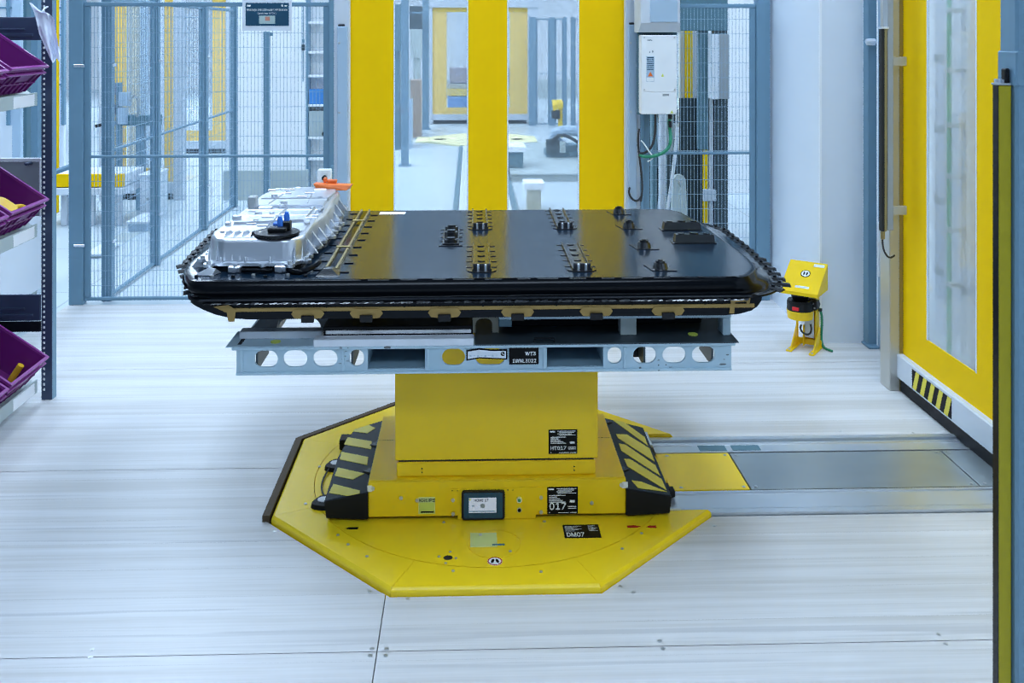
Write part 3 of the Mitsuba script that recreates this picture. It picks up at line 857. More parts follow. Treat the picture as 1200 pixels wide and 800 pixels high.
        for k in range(5):
            y = ya + .06 + k * (yb2 - ya - .08) / 4
            part(b, 'weld_lug', [bx(cx - .048, cx - w, y, y + .009, zt, zt + .0022, .0006), bx(cx + w, cx + .048, y, y + .009, zt, zt + .0022, .0006)], 'glint_black')
            part(b, 'stud', cyl((cx, y, zt + .003), (cx, y, zt + .006), .012, 12), 'glint_black')
    # double valve
    v = part(t, 'valve_block', bx(-.100, -.042, 3.345, 3.60, zt, zt + .006), 'glint_black')
    for (y, h_) in ((3.38, .014), (3.45, .026), (3.54, .026)):
        part(v, 'valve', [cyl((-.071, y, zt + .006), (-.071, y, zt + h_), .024, 20), cyl((-.071, y, zt + h_), (-.071, y, zt + h_ + .006), .015, 16)], 'glint_black')
    part(v, 'foot', bx(-.112, -.030, 3.325, 3.334, zt, zt + .003), 'glint_black')
    for y in (3.40, 3.47, 3.54, 3.60):
        part(v, 'rib', [bx(-.112, -.1, y, y + .008, zt, zt + .002), bx(-.042, -.030, y, y + .008, zt, zt + .002)], 'glint_black')
    # four mounting studs on three-armed feet
    for (x, y) in ((.601, 3.905), (.596, 3.62), (.592, 3.285), (.590, 2.992)):
        s = part(t, 'mounting_stud', [cyl((x, y, zt + .002), (x, y, zt + .020), .024, 18, .020), cyl((x, y, zt + .020), (x, y, zt + .027), .015, 14), cyl((x, y, zt + .027), (x, y, zt + .030), .008, 10)], 'glint_black', label='round black stud on a splayed foot')
        part(s, 'foot', ex_z(unary_union([Point(x, y).buffer(.030), Polygon([(x - .045, y + .045), (x - .034, y + .050), (x + .02, y - .02), (x - .03, y - .03)]), Polygon([(x, y + .03), (x + .032, y + .04), (x + .036, y + .032), (x + .02, y - .02)]), Polygon([(x - .02, y - .03), (x + .046, y - .034), (x + .046, y - .024), (x + .01, y)])]), zt, zt + .0025), 'glint_black')
    # two black blocks near the right edge
    for (x, y) in ((.786, 3.575), (.782, 3.355)):
        b = part(t, 'mounting_block', [hull([(x - .070, y - .012, zt + .004), (x + .070, y - .012, zt + .004), (x - .070, y + .03, zt + .004), (x + .07, y + .03, zt + .004), (x - .066, y - .006, zt + .030), (x + .066, y - .006, zt + .030), (x - .066, y + .026, zt + .030), (x + .066, y + .026, zt + .030)])], 'glint_black', label='long black mounting block')
        part(b, 'foot', bx(x - .080, x + .074, y - .018, y + .034, zt, zt + .003), 'glint_black')
        part(b, 'boss', [cyl((x, y + .01, zt + .030), (x, y + .01, zt + .035), .016, 14), cyl((x - .045, y + .01, zt + .03), (x - .045, y + .01, zt + .033), .012, 10), cyl((x + .045, y + .01, zt + .03), (x + .045, y + .01, zt + .033), .012, 10)], 'glint_black')
    part(t, 'sticker', bx(-.372, -.268, 3.915, 3.965, zt, zt + .0008, 0), 'paper_white', label='white paper sticker on the lid')
    # bronze duct beside the casting
    d = part(t, 'duct_rail', [bx(-.452, -.445, 2.99, 3.97, zt, zt + .012, .001), bx(-.420, -.413, 2.99, 3.97, zt, zt + .012, .001)], 'bronze_rail', label='bronze duct rails beside the casting')
    part(d, 'bed', bx(-.444, -.421, 2.99, 3.97, zt, zt + .003, .001), 'black_gloss')
    for y in (3.27, 3.72):
        part(d, 'clamp', bx(-.456, -.409, y, y + .012, zt + .010, zt + .016), 'bronze_rail')
    for k in range(9):
        y = 2.97 + k * .115
        part(d, 'hook', [bx(-.404, -.375, y, y + .006, zt, zt + .003), bx(-.49, -.462, y + .03, y + .036, zt, zt + .003)], 'black_metal')
    part(d, 'nozzle', [hull([(-.47, 2.93, zt), (-.40, 2.93, zt), (-.47, 2.99, zt), (-.40, 2.99, zt), (-.452, 2.96, zt + .015), (-.425, 2.96, zt + .015), (-.452, 2.99, zt + .015), (-.425, 2.99, zt + .015)])], 'glint_black')
    # casting (power electronics housing)
    C = [(-.800, 3.010), (-.56, 3.000), (-.520, 3.050), (-.522, 3.25), (-.505, 3.40), (-.505, 3.60), (-.520, 3.72), (-.520, 3.90), (-.56, 3.985), (-.72, 3.985), (-.80, 3.93), (-.830, 3.80), (-.832, 3.30), (-.835, 3.08)]
    def sc(P, k, dx=0):
        P = np.array(P)
        c = P.mean(0)
        n = (P - c)
        L = np.linalg.norm(n, axis=1, keepdims=True)
        return P - n / L * k
    fl = Polygon(round_pts(sc(C, -.018), .03))
    lug = [Point(p).buffer(.016) for p in sc(C, -.022)]
    gp = np.array(C)
    for i in range(len(gp)):
        a, b = gp[i], gp[(i + 1) % len(gp)]
        L = np.linalg.norm(b - a)
        for k in range(1, int(L / .085) + 1):
            q = a + (b - a) * k / (int(L / .085) + 1)
            o = (q - gp.mean(0)) / np.linalg.norm(q - gp.mean(0))
            lug.append(Point(q + o * .020).buffer(.011))
    h = part(t, 'casting', ex_z(unary_union([fl] + lug), zt + .018, zt + .028), 'cast_aluminium', label='silver cast aluminium housing')
    rings = []
    for (k, z) in ((.004, zt + .028), (.006, zt + .040), (.010, zt + .084), (.016, zt + .094), (.026, zt + .099)):
        rings.append((round_pts(sc(C, k), .045, 5), z))
    # the front upper edge dips in the middle
    for i in range(2, 5):
        P = rings[i][0]
        z = np.full(len(P), rings[i][1])
        fr = P[:, 1] < 3.1
        rings[i] = (P, z)
    part(h, 'wall', loft(rings), 'cast_aluminium', 40)
    part(h, 'foot', ex_z(fl.buffer(-.012), zt, zt + .018), 'black_metal')
    zc = zt + .099
    part(h, 'lid', ex_z(Polygon(round_pts(sc(C, .055), .04)).intersection(sbox(-1, 3.10, 0, 3.50)), zc, zc + .004), 'cast_aluminium')
    part(h, 'lid', ex_z(Polygon(round_pts(sc(C, .045), .04)).intersection(sbox(-1, 3.53, 0, 4.2)), zc, zc + .010), 'cast_aluminium')
    for k in range(6):
        x = -.775 + k * .027
        part(h, 'fin', hull([(x - .003, 3.022, zc - .012), (x + .003, 3.022, zc - .012), (x + .010, 3.10, zc), (x + .016, 3.10, zc), (x + .002, 3.05, zc + .012), (x + .006, 3.05, zc + .012), (x + .012, 3.09, zc + .010)]), 'cast_aluminium')
    for k in range(4):
        x = -.77 + k * .075
        part(h, 'stud', cyl((x, 2.992, zt + .028), (x, 2.992, zt + .046), .0035, 8), 'bright_aluminium')
    for i, (x, y) in enumerate([tuple(p) for p in sc(C, -.022)] + [(-.512, 3.15), (-.498, 3.32), (-.494, 3.5), (-.508, 3.66), (-.515, 3.82)]):
        part(h, 'bolt', [cyl((x, y, zt + .028), (x, y, zt + .036), .0075, 8)], 'screw_steel')
    for (x, y, w_, d_, hh) in ((-.80, 3.20, .018, .016, .016), (-.795, 3.30, .03, .012, .018), (-.79, 3.52, .03, .04, .045), (-.74, 3.50, .05, .03, .012), (-.79, 3.85, .03, .012, .016), (-.745, 3.78, .05, .02, .014), (-.60, 3.86, .05, .02, .016), (-.64, 3.26, .035, .02, .014), (-.70, 3.93, .02, .012, .012)):
        part(h, 'lug', bx(x - w_ / 2, x + w_ / 2, y - d_ / 2, y + d_ / 2, zc, zc + hh), 'grey_paint' if hh > .04 else 'cast_aluminium')
    for k in range(26):
        x, y = -.79 + .255 * rng.random(), 3.12 + .82 * rng.random()
        q = rng.choice((0, 1, 2))
        if math.hypot(x + .612, y - 3.06) < .12:
            continue
        zz = zc + (.004 if y < 3.52 else .010)
        part(h, 'boss', cyl((x, y, zz), (x, y, zz + .004 + .003 * q), .007 + .003 * q, 10) if q else bx(x - .02, x + .02, y - .004, y + .004, zz, zz + .005), 'cast_aluminium')
    for (xa_, ya_, xb_, yb_) in ((-.78, 3.20, -.56, 3.24), (-.79, 3.66, -.54, 3.66), (-.66, 3.14, -.66, 3.48), (-.60, 3.55, -.63, 3.92), (-.74, 3.55, -.72, 3.92), (-.56, 3.30, -.56, 3.48)):
        part(h, 'web', hull([(xa_ - .004, ya_ - .003, zc), (xa_ + .004, ya_ + .003, zc), (xb_ - .004, yb_ - .003, zc), (xb_ + .004, yb_ + .003, zc), (xa_, ya_, zc + .014), (xb_, yb_, zc + .014)]), 'cast_aluminium')
    for k in range(13):
        x = -.815 + k * .024
        part(h, 'wall_rib', hull([(x, 3.022, zt + .030), (x + .005, 3.022, zt + .030), (x, 3.008, zt + .030), (x + .005, 3.008, zt + .030), (x + .002, 3.024, zt + .080)]), 'cast_aluminium')
    for (y) in (3.36, 3.46):
        part(h, 'rib', bx(-.80, -.53, y, y + .006, zc, zc + .006, .001), 'bright_aluminium')
    for k in range(8):
        y = 3.10 + k * .105
        part(h, 'side_rib', hull([(-.51, y, zt + .03), (-.51, y + .012, zt + .03), (-.53, y, zt + .085), (-.53, y + .012, zt + .085), (-.49, y, zt + .03), (-.49, y + .012, zt + .03), (-.55, y + .006, zt + .06)]), 'cast_aluminium')
    # black connector flange with blue plugs near the front
    x, y = -.612, 3.06
    cf = part(t, 'connector_flange', [cyl((x, y, zc + .004), (x, y, zc + .011), .070, 32), cyl((x, y, zc - .006), (x, y, zc + .004), .045, 24)], 'black_plastic', label='round black connector flange with blue plugs')
    part(cf, 'socket', [bx(x - .026, x + .032, y - .020, y + .02, zc + .011, zc + .026), bx(x + .012, x + .04, y + .01, y + .04, zc + .011, zc + .040)], 'black_plastic')
    part(cf, 'plug', bx(x - .018, x + .004, y + .022, y + .045, zc + .011, zc + .034), 'blue_plastic')
    part(cf, 'plug', [cyl((x + .008, y + .01, zc + .026), (x + .008, y + .01, zc + .050), .009, 12), cyl((x + .008, y + .01, zc + .05), (x + .008, y + .01, zc + .056), .006, 12)], 'blue_plastic')
    part(cf, 'plug', [cyl((x + .026, y + .026, zc + .030), (x + .026, y + .026, zc + .060), .009, 12), cyl((x + .026, y + .026, zc + .06), (x + .026, y + .026, zc + .068), .006, 12)], 'blue_plastic')
    # orange high-voltage connectors at the rear
    oc = part(t, 'connector_cover', [hull([(-.62, 3.90, zc + .004), (-.50, 3.88, zc + .004), (-.62, 3.95, zc + .004), (-.49, 3.94, zc + .004), (-.635, 3.90, zc + .028), (-.485, 3.89, zc + .022), (-.63, 3.945, zc + .028), (-.48, 3.94, zc + .022)])], 'orange_plastic', label='orange connector cover')
    part(oc, 'plug', bx(-.60, -.585, 3.93, 3.95, zc + .028, zc + .048), 'orange_plastic')
    part(oc, 'plug', bx(-.585, -.545, 3.93, 3.95, zc + .026, zc + .040), 'orange_plastic')
    # silver brackets by the front left corner, dark gear under the front of the casting
    part(t, 'corner_bracket', [hull([(-.835, 2.950, .862), (-.785, 2.94, .862), (-.835, 2.975, .862), (-.765, 2.98, .862), (-.80, 2.955, .880), (-.775, 2.955, .880), (-.80, 2.975, .880)])], 'bright_aluminium')
    part(t, 'corner_bracket', [hull([(-.885, 3.06, .85), (-.83, 3.05, .85), (-.885, 3.10, .85), (-.83, 3.10, .85), (-.86, 3.07, .885), (-.84, 3.10, .885)])], 'cast_aluminium')
    for (xa, xb_) in ((-.745, -.705), (-.605, -.565)):
        part(t, 'pedestal', [bx(xa, xb_, 2.975, 3.005, zt, zt + .022, .004), cyl(((xa + xb_) / 2, 2.973, zt + .011), ((xa + xb_) / 2, 2.968, zt + .011), .009, 10)], 'cast_aluminium')
    part(t, 'pipe', tube([(-.70, 2.975, zt + .008), (-.655, 2.965, zt + .010), (-.61, 2.975, zt + .008)], .006, 8, 8), 'black_gloss')
    part(t, 'pipe', tube([(-.56, 2.975, zt + .012), (-.52, 2.955, zt + .008), (-.49, 2.98, zt + .014), (-.475, 3.03, zt + .02)], .008, 8, 12), 'black_gloss')
    for k in range(7):
        x = -.83 + k * .055 + rng.uniform(-.01, .01)
        part(t, 'bolt', bolt_top(x, 2.93 + rng.uniform(-.008, .01), zt - .001, .006, .007), 'screw_steel' if k % 2 else 'black_metal')


pack()


# ------------------------------------------------------------------ roll doors
def roll_door(name, place, W, H, strips, panes_, label, glass, zwin=.30, hazard=None, colw=.10, colmat='column_grey', far=False, kind='structure', cloth='yellow_cloth'):
    """local frame: x along the width, -y towards the viewer, z up; place maps a mesh into the scene. strips / panes_: x ranges of cloth and of windows"""
    t = thing(name, label, 'roll door', kind=kind)
    P = lambda m: [place(tri(q)) for q in (m if isinstance(m, list) else [m])]
    for (a, b) in strips:
        part(t, 'curtain_strip', P(bx(a, b, -.003, .003, zwin, H, 0)), cloth)
    part(t, 'curtain_hem', P(bx(0, W, -.003, .003, .155, zwin, 0)), cloth)
    for (a, b) in panes_:
        part(t, 'window', P([(np.array([[a, 0, zwin], [b, 0, zwin], [b, 0, H], [a, 0, H]]), np.array([[0, 1, 2], [0, 2, 3]]))]), glass, False, label='clear plastic window')
        if not far:
            part(t, 'window_welt', P([bx(a - .004, a + .004, -.0045, .0045, zwin, H, 0), bx(b - .004, b + .004, -.0045, .0045, zwin, H, 0)]), 'panel_white')
    bar = part(t, 'bottom_bar', P(bx(-.005, W + .005, -.030, .030, .058, .166, .006)), 'column_grey')
    part(t, 'seal', P(bx(.012, W - .012, -.020, .020, .002, .058, .004)), 'black_rubber')
    for (a, s) in ((-colw, 0), (W, 1)):
        c = part(t, 'column', P(bx(a, a + colw, -.064, .06, -.001, H + .25, .004)), colmat)
    part(t, 'header', P(bx(-colw, W + colw, -.10, .14, H, H + .30, .006)), colmat)
    if hazard:
        a, b, n = hazard
        pl = part(bar, 'hazard_sticker', P(bx(a, b, -.031, -.0302, .070, .150, 0)), 'label_black')
        w = (b - a) / n
        q = [place(ex_y(Polygon([(a + w * (k + .10) - .0, .070), (a + w * (k + .58), .070), (a + w * (k + .58) + .03, .150), (a + w * (k + .10) + .03, .150)]).intersection(sbox(a, .07, b, .15)), -.0318, -.031)) for k in range(-1, n + 1) if Polygon([(a + w * (k + .10) - .0, .070), (a + w * (k + .58), .070), (a + w * (k + .58) + .03, .150), (a + w * (k + .10) + .03, .150)]).intersection(sbox(a, .07, b, .15)).area > 1e-6]
        # stripes are print on one sticker
        kk = numbered(bar + '__hazard_print')
        scene[kk] = ply(join(q), 'stripe_yellow')
    return t, P


def facing(x0, y):
    def f(m):
        m = m.copy()
        m.apply_translation([x0, y, 0])
        return m
    return f


def along_y(x, y_far):
    """the door's x runs towards the camera (-y) from y_far, its front looks to -x"""
    M = np.array([[0, 1, 0, x], [-1, 0, 0, y_far], [0, 0, 1, 0], [0, 0, 0, 1.0]])
    def f(m):
        m = m.copy()
        m.apply_transform(M)
        return m
    return f


YD = 5.78
xa = XY(411, YD)
def dl(u): return XY(u, YD) - xa
WD = XY(731, YD) - xa
d1, P1 = roll_door('door_1', facing(xa, YD), WD, 2.5, [(0, dl(462)), (dl(548), dl(595)), (dl(678), WD)], [(dl(462), dl(548)), (dl(595), dl(678))], 'rear yellow roll door with two tall windows behind the battery', 'window_clear', colw=.105)
for (a, b, top) in ((397.5, 409, 31), (734, 743.5, 29)):
    x0, x1 = XY(a, YD), XY(b, YD)
    cv = part(d1, 'guide_cover', bx(x0, x1, YD - .085, YD - .06, ZY(242, YD), ZY(top, YD), .004), 'strip_blue', label='pale blue strip cover on the column')
    for v in (50, 130, 225):
        part(cv, 'screw', screw_front(x0 + .012, YD - .085, ZY(v, YD), .007), 'screw_steel')
    part(cv, 'cap', bx(x0 + .005, x1 - .015, YD - .08, YD - .062, ZY(top, YD), ZY(top - 2.5, YD)), 'dark_void')
part(d1, 'cable', tube([(XY(738, 5.7), 5.69, ZY(220, 5.7)), (XY(737, 5.7), 5.68, ZY(228, 5.7)), (XY(743, 5.7), 5.68, ZY(235, 5.7)), (XY(751, 5.7), 5.70, ZY(231, 5.7))], .006, 6, 14), 'dark_cable')

XR = 1.926
yfar = 4.240
def ry(u):
    t = (u - PPX) / FOC
    return yfar - XR * (_c - t * _s) / (t * _c + _s)
d2, P2 = roll_door('door_2', along_y(XR, yfar), 1.66, 2.5, [(0, ry(1087.5)), (ry(1145), 1.66)], [(ry(1087.5), ry(1145))], 'right-hand yellow roll door with one window beside the floor track', 'window_hazy', hazard=(ry(1077), ry(1124), 5), colw=.10, colmat='column_steel')
part(d2, 'guide_strip', bx(1.906, 1.922, 4.236, 4.2395, 0, 2.5, 0), 'bronze_rail')


# ------------------------------------------------------------------ fences
def fence(name, p0, p1, label, posts, z1=1.78, mid=.865, dx=.0215, dz=.0915, rails=True, base=.02, cat='safety fence', wires=True, post_top=2.15, fp=.035, mat_='fence_blue'):
    t = thing(name, label, cat)
    p0, p1 = np.array(p0, float), np.array(p1, float)
    L = np.linalg.norm(p1 - p0)
    d = (p1 - p0) / L
    M = np.array([[d[0], -d[1], 0, p0[0]], [d[1], d[0], 0, p0[1]], [0, 0, 1, 0], [0, 0, 0, 1.0]])
    def P(m):
        m = tri(m).copy()
        m.apply_transform(M)
        return m
    for (s, w) in posts:
        po = part(t, 'post', P(bx(s - w / 2, s + w / 2, -.03, .03, 0, post_top, .004)), mat_)
    def wire(a, b, z):
        pass
    edges = [s for s, _ in posts]
    for i in range(len(edges) - 1):
        a, b = edges[i] + posts[i][1] / 2, edges[i + 1] - posts[i + 1][1] / 2
        if b - a < .1:
            continue
        part(t, 'top_rail', P(bx(a, b, -.012, .012, z1 - .02, z1 + .005)), mat_)
        part(t, 'mid_rail', P(bx(a, b, -.010, .010, mid - .008, mid + .008)), mat_)
        part(t, 'bottom_rail', P(bx(a, b, -.010, .010, base, base + .02)), mat_)
        part(t, 'side_rail', P(bx(a, a + fp, -.010, .010, base + .02, z1 - .02)), mat_)
        part(t, 'side_rail', P(bx(b - fp, b, -.010, .010, base + .02, z1 - .02)), mat_)
        if wires:
            ms = []
            r = .0012
            n = int((b - a - 2 * fp) / dx)
            for k in range(1, n + 1):
                x = a + fp + (b - a - 2 * fp) * k / (n + 1)
                ms.append(P(trimesh.creation.box(bounds=[[x - r, -r, base], [x + r, r, z1 - .01]])))
            n = int((z1 - base) / dz)
            for k in range(1, n + 1):
                z = base + (z1 - base) * k / (n + 1)
                ms.append(P(trimesh.creation.box(bounds=[[a, -3 * r, z - r], [b, -r, z + r]])))
            part(t, 'wire_mesh', ms, 'fence_wire', False, kind='stuff')
        for z in (.35, 1.4):
            part(t, 'clip', [P(bx(a - .05, a + .012, -.038, -.030, z - .008, z + .008))], 'bright_aluminium')
    return t, P


YF = 5.74
x0f, x1f = XY(91, YF), XY(391, YF)
fA, _ = fence('wire_fence', (x0f, YF), (x1f, YF), 'blue-grey wire mesh fence beside the rear roll door, on the bins side', [(0, .082), (x1f - x0f - .01, .03)], z1=1.768)
fB, _ = fence('wire_fence', (-2.165, 5.82), (-2.165, 9.15), 'blue-grey wire mesh fence running away behind the front mesh panel', [(0, .06), (.86, .05), (2.06, .075), (3.06, .05)], z1=1.80, mid=.885, dx=.045, dz=.0915, base=.01, post_top=1.84)
x0f, x1f = XY(752, 5.72), XY(893, 5.72)
fC, _ = fence('wire_fence', (x0f, 5.72), (x1f, 5.72), 'blue-grey wire mesh fence between the rear door and the white partition', [(0, .02), (x1f - x0f, .082)], z1=1.76, mid=.875)
# sign on the mesh
xs0, xs1 = XY(287.8, 5.69), XY(338.3, 5.69)
zs0, zs1 = ZY(30, 5.69), ZY(3.6, 5.69)
sg = thing('wall_sign', 'dark blue information sign fixed high on the wire mesh fence', 'sign')
part(sg, 'board', bx(XY(284, 5.7), XY(342, 5.7), 5.697, 5.703, ZY(36, 5.7), ZY(-6, 5.7), .001), 'panel_white')
part(sg, 'hook', [bx(XY(286, 5.7) + k * .24, XY(286, 5.7) + k * .24 + .02, 5.703, 5.745, ZY(-5, 5.7) - .02, ZY(-5, 5.7)) for k in (0, 1)], 'bright_aluminium')
pn = part(sg, 'panel', bx(xs0, xs1, 5.693, 5.697, zs0, zs1, 0), 'sign_navy')
w = xs1 - xs0
part(pn, 'lettering', [text_front('Montage Schützenpaar HV Stecker', .0125, xs0 + w * .02, 5.693, zs1 - .046, False, w * .95), text_front('Stellplatz 17767', .009, xs0 + w * .27, 5.693, zs1 - .066, False, w * .44)], 'label_print', False)
part(pn, 'corner_print', [bx(xs0 + w * .03, xs0 + w * .12, 5.6922, 5.693, zs1 - .022, zs1 - .012, 0), bx(xs1 - w * .17, xs1 - w * .13, 5.6922, 5.693, zs1 - .022, zs1 - .011, 0), bx(xs1 - w * .10, xs1 - w * .04, 5.6922, 5.693, zs1 - .021, zs1 - .013, 0)], 'label_print', False)
part(pn, 'photo', bx(xs0 + w * .31, xs0 + w * .68, 5.6922, 5.693, zs0 + .010, zs0 + .058, 0), 'sign_photo', False)
part(pn, 'photo_patch', [bx(xs0 + w * .45, xs0 + w * .56, 5.6917, 5.6922, zs0 + .028, zs0 + .052, 0)], 'sign_warm', False)


# ------------------------------------------------------------------ white partition, post and light curtain on the right
struct('wall_partition', [ex_z(Polygon([(1.795, 5.76), (1.795, 4.905), (2.012, 4.895), (2.012, 4.93), (1.835, 4.945), (1.835, 5.76)]), 0, 2.6)], 'panel_white', 'white sheet partition standing behind the yellow scanner stand')
part('wall_partition', 'corner_strip', bx(1.789, 1.800, 4.899, 4.912, 0, 2.6, .001), 'white_metal')
po = thing('fence_post', 'blue-grey perforated fence post between the white partition and the side door', 'post')
part(po, 'tube', bx(2.014, 2.062, 4.84, 4.90, 0, 2.5, .004), 'fence_blue')
rl = part(po, 'perforated_strip', bx(2.0635, 2.085, 4.72, 4.836, 0, 2.5, .002), 'strip_blue')
for k in range(12):
    part(rl, 'hole', cyl((2.074, 4.7205, .12 + k * .2), (2.074, 4.7185, .12 + k * .2), .005, 10), 'dark_void')
part(po, 'clamp', [bx(2.005, 2.05, 4.825, 4.84, 1.53, 1.565), cyl((2.0, 4.83, 1.55), (2.05, 4.83, 1.55), .012, 10)], 'bright_aluminium')
part(po, 'foot_plate', bx(2.004, 2.058, 4.80, 4.92, 0, .012), 'fence_blue')
part(po, 'cross_plate', bx(2.006, 2.09, 4.69, 4.715, .39, .66), 'column_grey')
# white sheet that shows behind it
struct('wall_side_hall', [bx(2.75, 2.80, -2.0, 8.5, 0, 3.2, 0)], 'white_wall', 'white wall of the aisle behind the side roll door')

lc = thing('light_curtain', 'slim dark light curtain on the column of the side roll door', 'light curtain')
yl = 4.12
xA, xB = XY(1033.5, yl), XY(1047.5, yl)
wl = (xB - xA) / 14.0
part(lc, 'lens', bx(xA, xA + wl * 3.2, yl + .003, yl + .03, ZY(274, yl), ZY(34, yl), 0), 'dark_void')
part(lc, 'housing', bx(xA + wl * 3.2, xA + wl * 6.2, yl, yl + .03, ZY(274, yl), ZY(34, yl), .001), 'bronze_rail')
part(lc, 'bracket', bx(xA + wl * 7.0, xB, yl + .002, yl + .05, ZY(273, yl), ZY(-60, yl), .002), 'grey_paint')
part(lc, 'bracket', bx(xA + wl * 6.2, xA + wl * 7.0, yl + .008, yl + .04, ZY(273, yl), ZY(34, yl), 0), 'dark_void')
part(lc, 'cap', bx(xA - .002, xA + (xB - xA) * .6, yl - .002, yl + .042, ZY(34, yl), ZY(31.5, yl)), 'bright_aluminium')
part(lc, 'mount_arm', bx(xB - .01, 1.90, yl + .03, 4.16, 1.45, 1.49), 'column_steel')
part(lc, 'mount_arm', bx(xB - .01, 1.90, yl + .03, 4.16, .80, .84), 'column_steel')
pg = part(lc, 'plug', cyl((xA + .012, yl + .02, ZY(275, yl)), (xA + .012, yl + .02, ZY(284, yl)), .009, 12), 'bronze_rail')
part(lc, 'cable', tube([(xA + .012, yl + .02, ZY(283, yl)), (xA + .014, yl + .02, ZY(294, yl)), (xA + .03, yl + .02, ZY(304, yl)), (xB + .02, yl + .04, ZY(305, yl))], .004, 6, 14), 'dark_cable')

# foreground light curtain and post
yp = 1.90
lc2 = thing('light_curtain', 'yellow light curtain bar with black lens on the nearest blue-grey post', 'light curtain')
xA, xB = XY(1170.5, yp), XY(1185.5, yp)
part(lc2, 'housing', bx(xA, xB, yp, yp + .0215, .02, ZY(101, yp), .002), 'shaded_yellow')
part(lc2, 'lens', bx(xA - .0012, xA, yp + .001, yp + .0205, .02, ZY(101, yp), 0), 'black_plastic')
part(lc2, 'end_cap', bx(xA - .003, xB - .002, yp - .002, yp + .024, ZY(101, yp), ZY(98.5, yp)), 'grey_paint')
part(lc2, 'bolt', [cyl((xA + .004, yp + .010, ZY(98.5, yp)), (xA + .004, yp + .010, ZY(93.5, yp)), .0075, 12), cyl((xA + .014, yp + .014, ZY(98.5, yp)), (xA + .014, yp + .014, ZY(94.5, yp)), .0065, 12)], 'bright_aluminium')
part(lc2, 'bracket', bx(xB - .010, xB - .0005, yp + .005, yp + .0215, ZY(100, yp), ZY(81, yp)), 'black_plastic')
po2 = thing('fence_post', 'blue-grey fence post nearest the camera carrying the yellow light curtain', 'post')
xB = XY(1187, yp)
part(po2, 'tube', bx(xB, xB + .062, yp - .012, yp + .05, 0, 2.4, .005), 'fence_blue')
part(po2, 'collar', bx(xB - .002, xB + .066, yp - .016, yp + .054, ZY(102, yp), ZY(60, yp), .003), 'fence_blue')
part(po2, 'side_strip', bx(xB + .02, xB + .05, yp - .016, yp - .012, ZY(445, yp), ZY(395, yp)), 'strip_blue')
part(po2, 'foot_plate', bx(xB - .02, xB + .08, yp - .03, yp + .07, 0, .010), 'fence_blue')


# what shows behind the window of the side door
gp = thing('cable_riser', 'thin green pipe with grey clips seen through the side door window', 'pipe')
yy = 4.35
xg = 2.30
tt = lambda u, X: X * (_c - (u - PPX) / FOC * _s) / ((u - PPX) / FOC * _c + _s)
yg = tt(1112.5, xg)
part(gp, 'pipe', cyl((xg, yg, 0), (xg, yg, 2.8), .011, 12), 'green_pipe')
for v in (12, 82, 146, 206, 268, 332):
    z = CAM_H - (v - PPY) * (xg * _s + yg * _c) / FOC
    part(gp, 'clip', bx(xg - .016, xg + .05, yg - .04, yg + .012, z - .012, z + .012), 'grey_green')
up = thing('perforated_upright', 'pale perforated upright seen through the side door window', 'upright')
yu = tt(1131, 2.36)
part(up, 'profile', bx(2.36, 2.42, yu - .05, yu + .04, 0, 2.8, .003), 'column_grey')
for k in range(40):
    part(up, 'slot', bx(2.3585, 2.3600, yu - .012, yu + .002, .10 + k * .05, .125 + k * .05, 0), 'grey_paint')
cbx = thing('cable_duct', 'white cable duct with grey bands seen through the side door window', 'cable duct')
yu = tt(1101, 2.5)
part(cbx, 'duct', bx(2.50, 2.60, yu - .05, yu + .05, 0, 2.8, .003), 'panel_white')
for k in range(5):
    part(cbx, 'band', bx(2.497, 2.50, yu - .052, yu + .052, .3 + k * .38, .34 + k * .38, 0), 'grey_green')


